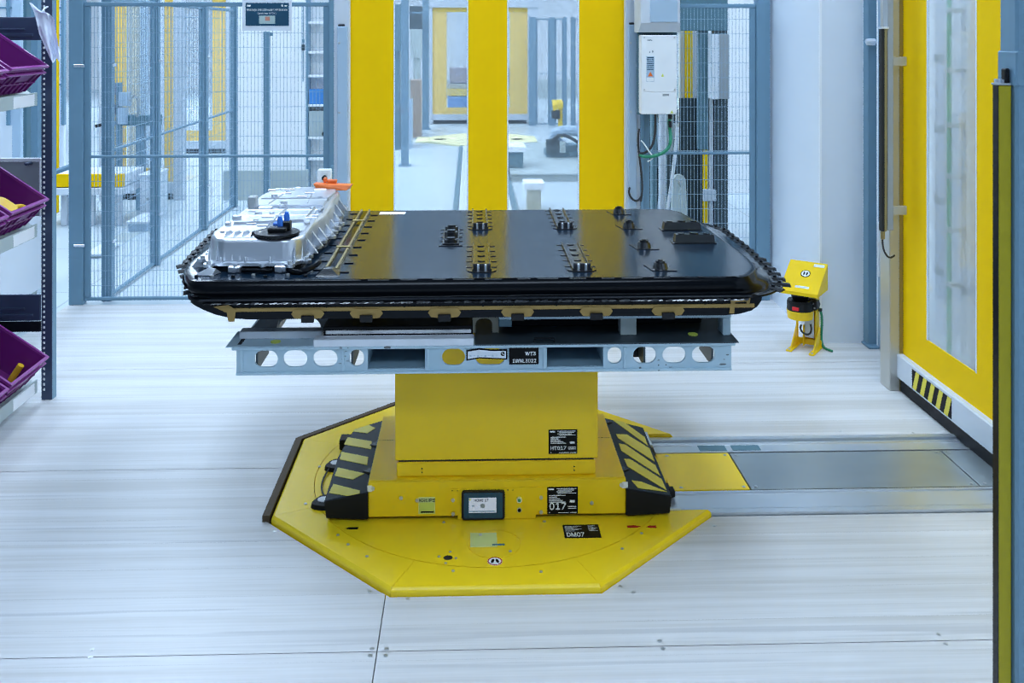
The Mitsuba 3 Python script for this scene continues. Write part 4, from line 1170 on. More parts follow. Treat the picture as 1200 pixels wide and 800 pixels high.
# ------------------------------------------------------------------ yellow laser scanner stand
def scanner():
    t = thing('laser_scanner_stand', 'small yellow floor stand with hooded black laser scanner by the white partition', 'laser scanner')
    # built facing -y about its own centre, then turned towards the turntable
    a = math.radians(-36)
    XF[0] = np.array([[math.cos(a), -math.sin(a), 0, 1.672], [math.sin(a), math.cos(a), 0, 4.792], [0, 0, 1, 0], [0, 0, 0, 1.0]])
    xl, xr, yf, yb, zf, zb = -.094, .094, -.098, .078, .316, .430
    A, B, C, D = np.array([xl, yb, zb]), np.array([xr, yb, zb]), np.array([xr, yf, zf]), np.array([xl, yf, zf])
    lo = np.array([0, 0, .004])
    hood = part(t, 'hood', hull([A, B, C, D, A - lo, B - lo, C - lo, D - lo]), 'yellow_paint')
    part(hood, 'front_lip', bx(xl, xr, yf - .002, yf + .002, zf - .018, zf, .001), 'yellow_paint')
    for x in (xl, xr - .004):
        part(hood, 'cheek', hull([(x + d, y, z) for d in (0, .004) for y, z in ((yf, zf - .001), (yb, zb - .001), (yf, zf - .017), (yf + .02, zf - .017), (yb, .30))]), 'yellow_paint')
    part(hood, 'back', bx(xl, xr, yb - .004, yb, .33, zb - .002, .001), 'yellow_paint')
    n = np.cross(B - A, D - A)
    n = n / np.linalg.norm(n)
    n = -n if n[2] < 0 else n
    ux, uy = (B - A) / np.linalg.norm(B - A), (D - A) / np.linalg.norm(D - A)
    def on(p, q): return A + (B - A) * p + (D - A) * q
    def oval(c, rx, ry, l0, l1, m, nm):
        pts = [c + ux * rx * math.cos(k) + uy * ry * math.sin(k) for k in np.linspace(0, 2 * math.pi, 24, endpoint=False)]
        part(hood, nm, hull([p + n * l0 for p in pts] + [p + n * l1 for p in pts]), m)
    def tag_(c, w, h_, nm):
        part(hood, nm, hull([c + ux * sx * w + uy * sy * h_ + n * l for sx in (-1, 1) for sy in (-1, 1) for l in (1e-4, .001)]), 'panel_white')
    oval(on(.52, .40), .024, .024, 1e-4, .0008, 'label_black', 'sticker_ring')
    oval(on(.52, .40), .020, .020, .0008, .0012, 'label_print', 'sticker')
    for dx in (-.007, .007):
        oval(on(.52, .40) + ux * dx, .0042, .012, .0012, .0017, 'label_black', 'footprint')
    tag_(on(.55, .84), .034, .007, 'nameplate')
    tag_(on(.80, .10), .026, .009, 'nameplate')
    # column at the rear: two flanges and a web
    part(t, 'column', [bx(-.022, -.017, .045, .105, .008, .35, .001), bx(.040, .045, .045, .105, .008, .34, .001), bx(-.022, .045, .100, .105, .008, .35, .001)], 'yellow_paint')
    part(t, 'column_plate', bx(-.016, .030, .060, .064, .05, .33), 'column_grey')
    # scanner
    hx, hy = -.018, -.012
    sc_ = part(t, 'scanner', [cyl((hx, hy, .207), (hx, hy, .247), .064, 28), cyl((hx, hy, .247), (hx, hy, .256), .060, 28)], 'black_plastic', label='black scanner drum')
    part(sc_, 'window_cone', [cyl((hx, hy, .254), (hx, hy, .290), .036, 28, .048), cyl((hx, hy, .290), (hx, hy, .305), .048, 28)], 'black_gloss')
    part(sc_, 'bowl', [cyl((hx, hy, .165), (hx, hy, .207), .061, 28, .066)], 'yellow_paint')
    part(sc_, 'light', bx(hx - .020, hx + .014, hy - .068, hy - .060, .214, .232), 'red_light')
    part(sc_, 'bracket', [bx(hx + .03, .060, .00, .055, .208, .252), cyl((.045, -.004, .23), (.045, .05, .23), .020, 12)], 'black_plastic')
    for (dx, dz) in ((.036, .222), (.052, .222), (.045, .244)):
        part(sc_, 'bolt', cyl((dx, 0, dz), (dx, -.008, dz), .004, 8), 'screw_steel')
    part(sc_, 'plug', cyl((hx + .012, hy, .135), (hx + .012, hy, .165), .013, 12), 'bright_aluminium')
    part(sc_, 'cable', tube([(hx + .012, hy, .14), (hx + .012, hy - .01, .10), (hx + .03, hy + .005, .085), (hx + .04, hy + .04, .13)], .005, 6, 14), 'dark_cable')
    # two long feet, cross bar, gussets
    for x in (-.060, .052):
        part(t, 'foot', bx(x - .014, x + .014, -.062, .125, 0, .008), 'yellow_paint')
        part(t, 'gusset', ex_x(Polygon([(-.03, .008), (.085, .008), (.085, .105), (.070, .105)]), x - .003, x + .003), 'yellow_paint')
        part(t, 'screw', bolt_top(x, -.050, .008, .006, .004), 'screw_steel')
    part(t, 'cross_bar', bx(-.070, .062, .078, .090, .008, .038), 'yellow_paint')
    part(t, 'leg_post', bx(-.064, -.054, .070, .082, .008, .17), 'yellow_paint')
    part(t, 'cable', tube([(.052, .085, .20), (.060, .095, .14), (.056, .10, .06), (.068, .085, .012), (.10, .06, .007), (.125, .045, .007)], .006, 6, 24), 'green_cable', label='green cable')
    part(t, 'cable_clip', bx(.045, .062, .075, .095, .185, .20), 'dark_cable')
    XF[0] = None


scanner()


# ------------------------------------------------------------------ drive cabinet, motor and machinery behind the right fence
def cabinet():
    y = 5.50
    def X(u): return XY(u, y)
    def Z(v): return ZY(v, y, 770)
    t = thing('drive_cabinet', 'white wall-hung drive cabinet on the mesh beside the rear door column', 'electrical cabinet')
    part(t, 'body', bx(X(752), X(793.5), y + .004, y + .10, Z(134), Z(41), .004), 'white_metal')
    part(t, 'back_frame', bx(X(750.5), X(798), y + .10, y + .115, Z(136), Z(38), .002), 'teal_metal')
    part(t, 'front_cover', bx(X(752.5), X(793), y, y + .004, Z(107.5), Z(42), .001), 'white_metal')
    part(t, 'lower_cover', bx(X(752.5), X(793), y, y + .004, Z(133.5), Z(108.6), .001), 'white_metal')
    lb = part(t, 'label', bx(X(757.5), X(766.8), y - .001, y, Z(95.5), Z(66), 0), 'strip_blue', label='blue-grey warning label')
    part(lb, 'small_print', [bx(X(758.2), X(766), y - .0016, y - .001, Z(68 + 2.3 * k), Z(67 + 2.3 * k), 0) for k in range(7)], 'sign_navy', False)
    part(lb, 'warning', ex_y(Polygon([(X(759), Z(89.5)), (X(765.3), Z(89.5)), (X(762.1), Z(84))]), y - .0016, y - .001), 'orange_plastic')
    part(lb, 'field', bx(X(758), X(766.3), y - .0016, y - .001, Z(95), Z(90.8), 0), 'label_print')
    part(t, 'keypad', [bx(X(758.5), X(764), y - .001, y, Z(47.5), Z(46.5), 0), bx(X(764.2), X(765.6), y - .001, y, Z(61.5), Z(59.5), 0), bx(X(760.8), X(762), y - .001, y, Z(61.5), Z(60.5), 0)], 'sign_navy', False)
    for (u, v) in ((776.5, 88), (787.2, 131)):
        part(t, 'warning_triangle', ex_y(Polygon([(X(u - 1.8), Z(v + 1.8)), (X(u + 1.8), Z(v + 1.8)), (X(u), Z(v - 1.8))]), y - .001, y), 'label_lime', False)
    part(t, 'small_plate', bx(X(776.5), X(784), y - .001, y, Z(112.5), Z(110), 0), 'grey_paint', False)
    for (u, v) in ((755, 44), (790.5, 44), (755, 105), (790.5, 105)):
        part(t, 'screw', screw_front(X(u), y, Z(v), .005), 'screw_steel')
    part(t, 'gland', [cyl((X(787), y + .04, Z(134)), (X(787), y + .04, Z(140)), .012, 12), cyl((X(787), y + .04, Z(143)), (X(787), y + .04, Z(150)), .010, 12)], 'dark_void')
    part(t, 'cable', tube([(X(787), y + .04, Z(138)), (X(787.5), y + .04, Z(160)), (X(785), y + .02, Z(172)), (X(772), y + .02, Z(182)), (X(751), y + .05, Z(182.5))], .010, 8, 24), 'green_cable', label='green cable under the cabinet')
    part(t, 'cable', tube([(X(770), y + .05, Z(134)), (X(769), y + .04, Z(158)), (X(762), y + .03, Z(176)), (X(751), y + .05, Z(181))], .007, 8, 20), 'dark_cable')
    part(t, 'cable', tube([(X(752), y + .03, Z(165)), (X(757), y + .02, Z(171)), (X(763), y + .02, Z(180)), (X(766), y + .03, Z(184)), (X(760), y + .03, Z(190))], .004, 6, 20), 'label_print')
    part(t, 'cable', tube([(X(751), y + .06, Z(152)), (X(750.5), y + .05, Z(180)), (X(754), y + .05, Z(210)), (X(753), y + .06, Z(238))], .006, 6, 20), 'dark_cable')
    part(t, 'mount', [bx(X(758), X(764), y + .1, y + .205, Z(126), Z(120)), bx(X(782), X(788), y + .1, y + .205, Z(126), Z(120)), bx(X(758), X(764), y + .1, y + .205, Z(60), Z(54)), bx(X(782), X(788), y + .1, y + .205, Z(60), Z(54))], 'grey_paint')
    m = thing('motor_housing', 'pale blue motor housing above the white drive cabinet', 'motor housing')
    part(m, 'cover', [hull([(X(750.5), y - .02, Z(-40)), (X(796), y - .02, Z(-40)), (X(750.5), y - .02, Z(27)), (X(796), y - .02, Z(27)), (X(748.5), y + .02, Z(38)), (X(798), y + .02, Z(38)), (X(748.5), y + .15, Z(38)), (X(798), y + .15, Z(38)), (X(748.5), y + .15, Z(-40)), (X(798), y + .15, Z(-40)), (X(748.5), y + .02, Z(-40)), (X(798), y + .02, Z(-40))])], 'column_grey')
    part(m, 'front_panel', bx(X(761), X(793), y - .026, y - .020, Z(26), Z(-38), .002), 'strip_blue')
    # machinery beyond the mesh
    y2 = 7.0
    X2 = lambda u, Y=y2: XY(u, Y)
    Z2 = lambda v, Y=y2: ZY(v, Y, 800)
    r = thing('gantry_frame', 'dark teal gantry frame standing behind the mesh beside the drive cabinet', 'machine frame')
    part(r, 'upright', bx(X2(838), X2(852.5), y2, y2 + .12, 0, 2.4), 'dark_teal')
    part(r, 'header', bx(X2(797), X2(852.5), y2 - .01, y2 + .14, Z2(36), 2.4), 'teal_metal')
    part(r, 'upright', bx(X2(820), X2(831), y2 + .02, y2 + .10, Z2(176), Z2(36)), 'teal_metal')
    part(r, 'yellow_post', bx(X2(826), X2(830.5), y2 + .03, y2 + .07, 0, Z2(176)), 'yellow_paint')
    part(r, 'collar', bx(X2(824), X2(840), y2 + .0, y2 + .02, Z2(236), Z2(222)), 'column_grey')
    part(r, 'pale_post', bx(X2(832), X2(837), y2 + .02, y2 + .08, 0, Z2(115)), 'column_grey')
    part(r, 'motor_box', [bx(X2(829), X2(837), y2 - .14, y2 - .001, Z2(115), Z2(40))], 'panel_white')
    part(r, 'motor_box', [bx(X2(837.3), X2(850.5), y2 - .10, y2 - .001, Z2(115), Z2(40))], 'grey_paint')
    part(r, 'base', bx(X2(797), X2(853), y2 - .05, y2 + .2, 0, .10), 'dark_teal')
    part(r, 'back_panel', bx(X2(797, 7.3), X2(853, 7.3), 7.30, 7.34, 0, Z2(115, 7.3)), 'dark_teal')
    g = thing('yellow_column', 'tall yellow machine column behind the mesh to the right of the drive cabinet', 'machine column')
    y3 = 7.6
    X3 = lambda u: XY(u, y3)
    Z3 = lambda v: ZY(v, y3, 800)
    part(g, 'column', bx(X3(803), X3(811.5), y3, y3 + .1, Z3(130), 2.4), 'yellow_paint')
    part(g, 'side_rail', bx(X3(798), X3(803), y3 + .01, y3 + .09, 0, 2.4), 'beige_box')
    part(g, 'side_rail', bx(X3(811.5), X3(817), y3 + .01, y3 + .09, 0, 2.4), 'column_grey')
    part(g, 'lower_column', bx(X3(804), X3(811), y3, y3 + .1, 0, Z3(130)), 'yellow_paint')
    part(g, 'valve', [bx(X3(796), X3(801), y3 - .03, y3 - .001, Z3(165), Z3(155)), bx(X3(806), X3(811), y3 - .03, y3 - .001, Z3(163), Z3(153)), cyl((X3(797), y3 - .05, Z3(131)), (X3(812), y3 - .05, Z3(131)), .02, 10)], 'beige_box')
    a = thing('swing_lever', 'grey swing arm with a round bolt behind the mesh under the drive cabinet', 'machine lever')
    y4 = 6.6
    X4 = lambda u: XY(u, y4)
    Z4 = lambda v: ZY(v, y4, 790)
    arm = hull([(X4(786.5), yy_, Z4(275)) for yy_ in (y4, y4 + .05)] + [(X4(806.5), yy_, Z4(275)) for yy_ in (y4, y4 + .05)] + [(X4(796.5) + .043 * math.cos(q), yy_, Z4(212) + .043 * math.sin(q)) for q in np.linspace(0, math.pi, 9) for yy_ in (y4, y4 + .05)])
    part(a, 'arm', arm, 'grey_green')
    part(a, 'bolt', [cyl((X4(796.5), y4, Z4(213)), (X4(796.5), y4 - .02, Z4(213)), .013, 12)], 'screw_steel')
    part(a, 'pedestal', bx(X4(782), X4(812), y4 - .05, y4 + .25, 0, Z4(272)), 'dark_teal')
    part(a, 'rear_plate', bx(X4(785), X4(803), y4 + .10, y4 + .14, Z4(275), Z4(180)), 'dark_teal')
    for (ua, ub, m_, yy_) in ((764, 770, 'teal_metal', 6.9), (774, 780, 'column_grey', 7.2), (781, 789, 'grey_green', 7.3)):
        q = thing('upright', {764: 'slim teal upright behind the mesh, nearest the door column', 774: 'slim pale upright behind the mesh under the drive cabinet', 781: 'slim grey-green upright beside the swing arm'}[ua], 'upright')
        part(q, 'profile', bx(XY(ua, yy_), XY(ub, yy_), yy_, yy_ + .08, 0, 2.2), m_)
    pu = thing('pneumatic_unit', 'cluster of dark valves and tubes behind the mesh under the drive cabinet', 'pneumatic unit')
    yq = 7.90
    part(pu, 'back_plate', bx(XY(750, yq), XY(795, yq), yq, yq + .03, 0, ZY(128, yq, 775)), 'dark_teal')
    rq = random.Random(3)
    for k in range(16):
        u, v = 755 + 34 * rq.random(), 145 + 95 * rq.random()
        w_, h_ = .04 + .07 * rq.random(), .06 + .16 * rq.random()
        x, z = XY(u, yq), ZY(v, yq, 775)
        part(pu, 'valve', bx(x - w_ / 2, x + w_ / 2, yq - .03 - .05 * rq.random(), yq, max(.02, z - h_ / 2), z + h_ / 2), rq.choice(['dark_void', 'grey_paint', 'column_grey', 'teal_metal', 'beige_box', 'dark_teal']))
    for k in range(7):
        u = 754 + 6.2 * k
        part(pu, 'tube', tube([(XY(u, yq), yq - .06, 1.0), (XY(u + rq.uniform(-3, 3), yq), yq - .12, .62), (XY(u + rq.uniform(-5, 5), yq), yq - .10, .3), (XY(u, yq), yq - .04, .03)], .010, 6, 14), rq.choice(['dark_cable', 'column_grey', 'dark_cable', 'strip_blue']))
    hs = thing('hose', 'pale hose curving down in front of the machinery behind the mesh', 'hose')
    part(hs, 'hose', tube([(XY(792, 6.55), 6.5, .95), (XY(789, 6.5), 6.48, .70), (XY(783, 6.5), 6.48, .45), (XY(776, 6.5), 6.48, .2), (XY(772, 6.5), 6.5, .012)], .012, 8, 24), 'column_grey')
    bw = struct('wall_white_screen', [bx(XY(852, 9.5), 4.5, 9.5, 9.6, 0, 3.2, 0)], 'white_wall', 'white wall far behind the right mesh fence')


cabinet()


# ------------------------------------------------------------------ rack with purple bins
def rack():
    t = thing('bin_rack', 'dark slotted-angle rack holding tilted purple bins', 'rack')
    y1 = 4.252
    xr = -1.822
    for (y, nm) in ((y1, 0), (2.50, 1)):
        p = part(t, 'upright', [bx(xr - .045, xr - .020, y - .003, y, 0, 2.1, 0), bx(xr - .024, xr, y - .003, y + .040, 0, 2.1, .001)], 'navy_metal')
        part(p, 'side_face', bx(xr - .001, xr + .001, y, y + .04, 0, 2.1, 0), 'fence_blue')
        if nm == 0:
            for k in range(82):
                part(p, 'slot', bx(xr - .037, xr - .029, y - .0042, y - .003, .04 + k * .0225, .050 + k * .0225, 0), 'label_print')
        part(t, 'upright', [bx(xr - .95, xr - .91, y - .003, y + .04, 0, 2.1, .001)], 'navy_metal')
    def Z(v): return ZY(v, y1, 30)
    # end frame: two stamped cross panels with raised ribs
    for (v0, v1) in ((20, 47), (344.5, 375)):
        c = part(t, 'cross_panel', bx(xr - .93, xr - .046, y1 - .012, y1 - .002, Z(v1), Z(v0), .002), 'navy_metal')
        dz = (Z(v0) - Z(v1))
        part(c, 'rib', [bx(xr - .9, xr - .11, y1 - .018, y1 - .012, Z(v1) + dz * .42, Z(v1) + dz * .52, .002), bx(xr - .9, xr - .075, y1 - .018, y1 - .012, Z(v1) + dz * .16, Z(v1) + dz * .28, .002)], 'navy_metal')
    part(t, 'cross_bar', bx(xr - .93, xr - .046, y1 - .010, y1 - .002, Z(388), Z(376), .001), 'black_metal')
    # sloping shelves: lip at the picking side
    S = [(1.450, 0), (.883, 1), (.210, 2)]
    for (z, i) in S:
        lipz = z - .125
        a = math.radians(34)
        x0 = xr - .040
        sh = part(t, 'shelf', [hull([(x0 - .02, yy_, lipz + dz) for yy_ in (2.5, 4.23) for dz in (-.012, -.006)] + [(x0 - .85, yy_, lipz + .83 * math.tan(a) + dz) for yy_ in (2.5, 4.23) for dz in (-.012, -.006)])], 'shelf_green')
        part(sh, 'lip', bx(x0 - .022, x0 - .014, 2.5, 4.23, lipz - .045, lipz + .012, .001), 'shelf_green')
        part(sh, 'paper_label', bx(x0 - .014, x0 - .0125, 4.01, 4.20, lipz - .042, lipz + .006, 0), 'paper_white')
    # grey back board between the tiers
    b = thing('document_board', 'grey board with white edge hung on the rack end above the middle bin', 'board')
    xb0, xb1 = XY(-20, 4.30), XY(47, 4.30)
    part(b, 'panel', bx(xb0, xb1, 4.300, 4.312, ZY(250, 4.3), ZY(184, 4.3), .001), 'grey_paint')
    part(b, 'edge', [bx(xb0, xb1 + .006, 4.290, 4.312, ZY(187, 4.3), ZY(183, 4.3), .001), bx(xb1, xb1 + .006, 4.290, 4.312, ZY(250, 4.3), ZY(184, 4.3), .001)], 'paper_white')
    part(b, 'hanger', bx(xb1 - .05, xb1 - .03, 4.255, 4.30, ZY(190, 4.3), ZY(187, 4.3)), 'navy_metal')

    # bins
    def bin_(y0, y1_, z, label, x=-1.80):
        a = math.radians(34)
        ex = np.array([-math.cos(a), 0, math.sin(a)])      # up the slope (to -x)
        ez = np.array([math.sin(a), 0, math.cos(a)])       # out of the opening
        O = np.array([x, 0, z])
        L, Hh, w = .36, .145, y1_ - y0
        def W(m):
            m = tri(m)
            v = np.array(m.vertices)
            m = m.copy()
            m.vertices = O + v[:, :1] * ex + v[:, 1:2] * np.array([0, 1, 0]) + v[:, 2:] * ez
            m.fix_normals()
            return m
        t = thing('storage_bin', label, 'storage bin', 'purple bins on the rack')
        def shell(d, ztop, zbot, th):
            ou = [np.array([(d, y0 + d), (L - d, y0 + d), (L - d, y1_ - d), (d, y1_ - d)])]
            return ou
        outer = loft([(round_pts([(.022, y0 + .022), (L - .03, y0 + .022), (L - .03, y1_ - .022), (.022, y1_ - .022)], .012, 3), -Hh), (round_pts([(.006, y0 + .006), (L - .006, y0 + .006), (L - .006, y1_ - .006), (.006, y1_ - .006)], .012, 3), 0.0)])
        inner = loft([(round_pts([(.026, y0 + .026), (L - .034, y0 + .026), (L - .034, y1_ - .026), (.026, y1_ - .026)], .010, 3), -Hh + .005), (round_pts([(.0095, y0 + .0095), (L - .0095, y0 + .0095), (L - .0095, y1_ - .0095), (.0095, y1_ - .0095)], .010, 3), .001)])
        mo = Manifold(m3.Mesh(np.asarray(outer.vertices, np.float32), np.asarray(outer.faces, np.uint32)))
        mi_ = Manifold(m3.Mesh(np.asarray(inner.vertices, np.float32), np.asarray(inner.faces, np.uint32)))
        outer.merge_vertices(); inner.merge_vertices()
        try:
            body = trimesh.boolean.difference([outer, inner], engine='manifold')
        except Exception:
            body = outer
        part(t, 'body', W(body), 'purple_plastic', 25)
        rim = ex_z(sbox(0, y0, L, y1_).difference(sbox(.012, y0 + .012, L - .012, y1_ - .012)), -.006, .004)
        part(t, 'rim', W(rim), 'purple_light')
        rim2 = ex_z(sbox(-.004, y0 - .004, L, y1_ + .004).difference(sbox(.006, y0 + .006, L - .006, y1_ - .006)), -.034, -.027)
        part(t, 'ledge', W(rim2), 'purple_light')
        for k in range(7):
            yy_ = y0 + .03 + (w - .06) * k / 6
            m = hull([(.004, yy_ - .003, -.03), (.004, yy_ + .003, -.03), (.024, yy_ - .003, -Hh + .004), (.024, yy_ + .003, -Hh + .004), (-.002, yy_ - .003, -.034), (-.002, yy_ + .003, -.034), (.014, yy_ - .003, -Hh + .01), (.014, yy_ + .003, -Hh + .01)])
            part(t, 'rib', W(m), 'purple_plastic')
        m = hull([(.010, y0 + .02, -.08), (.010, y1_ - .02, -.08), (.010, y0 + .02, -.088), (.010, y1_ - .02, -.088), (.004, y0 + .02, -.084), (.004, y1_ - .02, -.084)])
        part(t, 'rib', W(m), 'purple_plastic')
        m = hull([(.0, y0 + .12, -.028), (.0, y1_ - .12, -.028), (.016, y0 + .12, -.07), (.016, y1_ - .12, -.07), (-.004, y0 + .12, -.028), (-.004, y1_ - .12, -.028), (.004, y0 + .12, -.07), (.004, y1_ - .12, -.07)])
        part(t, 'grip', W(m), 'purple_plastic')
        return W
    Ws = []
    nm = ['topmost', 'middle', 'lowest']
    for (z, i) in S:
        Ws.append(bin_(3.835, 4.170, z, 'tilted purple plastic bin on the %s shelf, next to the rack upright' % nm[i]))
        bin_(3.475, 3.815, z - .006, 'tilted purple plastic bin on the %s shelf, second from the rack upright' % nm[i])
    # yellow parts lying in the bins
    W = Ws[1]
    sc = thing('plastic_scoop', 'yellow plastic scoop lying in the middle purple bin', 'scoop')
    bowl = tri(loft([(round_pts([(.045, 3.885), (.115, 3.885), (.115, 3.975), (.045, 3.975)], .025, 4), -.138), (round_pts([(.032, 3.875), (.125, 3.875), (.125, 3.985), (.032, 3.985)], .03, 4), -.06), (round_pts([(.028, 3.88), (.115, 3.88), (.115, 3.98), (.028, 3.98)], .03, 4), -.018)]))
    part(sc, 'bowl', W(bowl), 'yellow_plastic')
    part(sc, 'grip', W(tube([(.055, 3.975, -.04), (.05, 4.02, -.035), (.040, 4.07, -.045)], .010, 8, 8)), 'yellow_plastic')
    W = Ws[2]
    pl = thing('plastic_plug', 'small yellow plastic plug lying in the lowest purple bin', 'plug')
    part(pl, 'cap', W(cyl((.070, 4.115, -.138), (.070, 4.115, -.062), .014, 16)), 'yellow_plastic')
    # inner bin nested in the lowest bin
    # plastic bag over the upright
    N, Mm = 22, 30
    us, vs = np.meshgrid(np.linspace(0, 1, N), np.linspace(0, 1, Mm))
    row = np.linspace(3, 71, Mm)[:, None] + 0 * us
    xL = np.interp(row, [3, 12, 20, 40, 56, 71], [34, 39, 41.5, 46, 53, 60])
    xR = np.interp(row, [3, 12, 17, 20, 40, 56, 66, 71], [36, 46, 60, 63, 66, 69, 71, 69])
    uu = xL * (1 - us) + xR * us
    vv = row + 2.5 * np.sin(us * 7) * (vs > .2)
    dep = 4.145 + .030 * np.sin(us * 9 + vs * 3) * vs + .02 * meshkit.noise(np.stack([us * 6, vs * 5, us * 0], -1), 3)
    pts = np.array([PY(a, b, d) for a, b, d in zip(uu.ravel(), vv.ravel(), dep.ravel())])
    f = []
    for j in range(Mm - 1):
        for i in range(N - 1):
            a = j * N + i
            f += [[a, a + 1, a + N + 1], [a, a + N + 1, a + N]]
    back = pts + np.array([0, .003, 0])
    n = len(pts)
    f2 = [[a + n, c + n, b + n] for a, b, c in f]
    bag = trimesh.Trimesh(np.vstack([pts, back]), f + f2, process=False)
    bg = thing('plastic_bag', 'crumpled white plastic bag hanging on the rack upright', 'plastic bag')
    part(bg, 'sheet', bag, 'bag_plastic', 60)
    part(bg, 'tie', tube([PY(50, 14, 4.16), PY(52, 10, 4.20), PY(56, 8, 4.245)], .004, 6, 8), 'bag_plastic')


rack()


# ------------------------------------------------------------------ beyond the fence, bins side
def hall_left():
    y = 9.3
    X = lambda u, Y=y: XY(u, Y)
    xa_ = X(130)
    dlx = lambda u: X(u) - xa_
    roll_door('door_3', facing(xa_, y), dlx(205), 2.1, [(0, dlx(148)), (dlx(193), dlx(205))], [(dlx(148), dlx(193))], 'yellow framed roll door far behind the receding mesh fence, nearer of two', 'window_clear', colw=.09, far=True, cloth='yellow_hazed')
    y2 = 12.8
    xb_ = X(196, y2)
    d2x = lambda u: X(u, y2) - xb_
    roll_door('door_4', facing(xb_, y2), d2x(266), 2.1, [(0, d2x(213)), (d2x(249), d2x(266))], [(d2x(213), d2x(249))], 'haze-paled yellow roll door farther behind the receding mesh fence', 'window_clear', colw=.10, far=True, cloth='yellow_hazed')
    # white low machine beside the wood floor with a work table
    m = thing('machine_cover', 'white low machine cover left of the mesh fence behind the rack', 'machine cover')
    part(m, 'cover', hull([(-2.40, 5.55, .17), (-2.40, 4.35, .17), (-3.4, 5.55, .17), (-3.4, 4.35, .17), (-2.40, 5.55, .60), (-2.40, 4.35, .48), (-3.4, 5.55, .60), (-3.4, 4.35, .48)]), 'panel_white')
    part(m, 'plinth', bx(-3.35, -2.44, 4.40, 5.5, 0, .165), 'grey_green')
    part(m, 'table', bx(-3.4, -2.40, 5.0, 5.62, .655, .680), 'panel_white')
    part(m, 'table_leg', bx(-2.46, -2.42, 5.05, 5.09, .55, .655), 'grey_paint')
    part(m, 'table_leg', bx(-2.46, -2.42, 5.50, 5.54, .595, .655), 'grey_paint')
    part(m, 'tool', [bx(-2.58, -2.44, 5.30, 5.42, .680, .74), cyl((-2.52, 5.30, .72), (-2.43, 5.22, .78), .014, 10)], 'dark_void')
    for (ua, ub, Y, m_, lab) in ((45.5, 48.5, 7.6, 'yellow_cloth', 'slim yellow upright just left of the rack upright'), (61, 65, 8.6, 'yellow_cloth', 'yellow upright just right of the rack upright'),
                                 (36, 44, 7.0, 'fence_blue', 'broad blue-grey upright behind the rack'), (27, 31, 7.2, 'teal_metal', 'slim teal upright behind the rack'), (14, 24, 9.8, 'strip_blue', 'pale blue upright far behind the rack')):
        q = thing('upright', lab, 'upright')
        part(q, 'profile', bx(X(ua, Y), X(ub, Y), Y, Y + .08, 0 if m_ != 'yellow_cloth' else 0, 2.3), m_)
    k = thing('work_station', 'grey-green work station with a dark slot behind the middle bins', 'work station')
    yk = 5.9
    part(k, 'panel', bx(X(-60, yk), X(28, yk), yk, yk + .3, ZY(322, yk, 10), ZY(272, yk, 10)), 'grey_green')
    part(k, 'slot', bx(X(-30, yk), X(13, yk), yk - .003, yk, ZY(303, yk, 10), ZY(290, yk, 10), 0), 'grey_paint')
    part(k, 'knob', cyl((X(20, yk), yk - .02, ZY(289, yk, 10)), (X(20, yk), yk, ZY(289, yk, 10)), .018, 12), 'dark_void')
    part(k, 'pedestal', bx(X(-58, yk), X(26, yk), yk + .02, yk + .28, 0, ZY(322, yk, 10)), 'panel_white')
    k = thing('screen_wall', 'pale glazed screen far behind the rack', 'screen')
    yk = 11.5
    part(k, 'frame', bx(X(-80, yk), X(75, yk), yk, yk + .05, 0, .5), 'panel_white')
    for a_, b_ in ((-70, -30), (-26, 8), (12, 40), (44, 72)):
        part(k, 'pane', bx(X(a_, yk), X(b_, yk), yk, yk + .02, .5, 2.4), 'strip_blue' if a_ in (12,) else 'panel_white')
        part(k, 'mullion', bx(X(b_, yk), X(b_ + 4, yk), yk - .02, yk + .04, .5, 2.4), 'fence_blue')
    for v in (8, 25, 40, 98):
        part(k, 'transom', bx(X(-70, yk), X(75, yk), yk - .02, yk + .04, ZY(v + 2, yk, 30), ZY(v, yk, 30)), 'fence_blue')
    # guard rail
    g = thing('guard_rail', 'slim grey guard rail crossing low behind the rack upright', 'rail')
    part(g, 'rail', [tube([PY(55, 205, 6.3), PY(88, 193, 6.5)], .018, 8)], 'fence_blue')
    part(g, 'stand', cyl((PY(56, 205, 6.3)[0], 6.3, 0), (PY(56, 205, 6.3)[0], 6.3, PY(56, 205, 6.3)[2]), .015, 8), 'fence_blue')
    part(g, 'stand', cyl((PY(87, 193, 6.5)[0], 6.5, 0), (PY(87, 193, 6.5)[0], 6.5, PY(87, 193, 6.5)[2]), .015, 8), 'fence_blue')
    # yellow base conveyor
    c = thing('conveyor', 'long conveyor with a yellow side band beyond the mesh fence', 'conveyor')
    yc = 8.0
    part(c, 'band', bx(X(50, yc), X(145, yc), yc, yc + .03, ZY(219, yc, 100), ZY(204, yc, 100)), 'yellow_cloth')
    part(c, 'bed', bx(X(50, yc), X(145, yc), yc + .03, yc + .5, ZY(219, yc, 100), ZY(205, yc, 100)), 'panel_white')
    part(c, 'frame', bx(X(48, yc), X(147, yc), yc - .02, yc + .5, ZY(228, yc, 100), ZY(220, yc, 100)), 'panel_white')
    for k in range(6):
        xx = X(52, yc) + k * .11
        part(c, 'leg', bx(xx, xx + .05, yc + .05, yc + .1, 0, ZY(228, yc, 100)), 'column_grey')
    # gripper machine in front of door_3
    r = thing('gripper_machine', 'small handling machine with gripper in front of the nearer far roll door', 'machine')
    yg = 8.7
    part(r, 'beam', bx(X(140, yg), X(186, yg), yg, yg + .1, ZY(147, yg, 160), ZY(135, yg, 160)), 'teal_metal')
    part(r, 'head', [bx(X(141, yg), X(152, yg), yg - .05, yg + .05, ZY(124, yg, 150), ZY(108, yg, 150)), bx(X(140, yg), X(150, yg), yg - .05, yg + .02, ZY(145, yg, 150), ZY(126, yg, 150))], 'strip_blue')
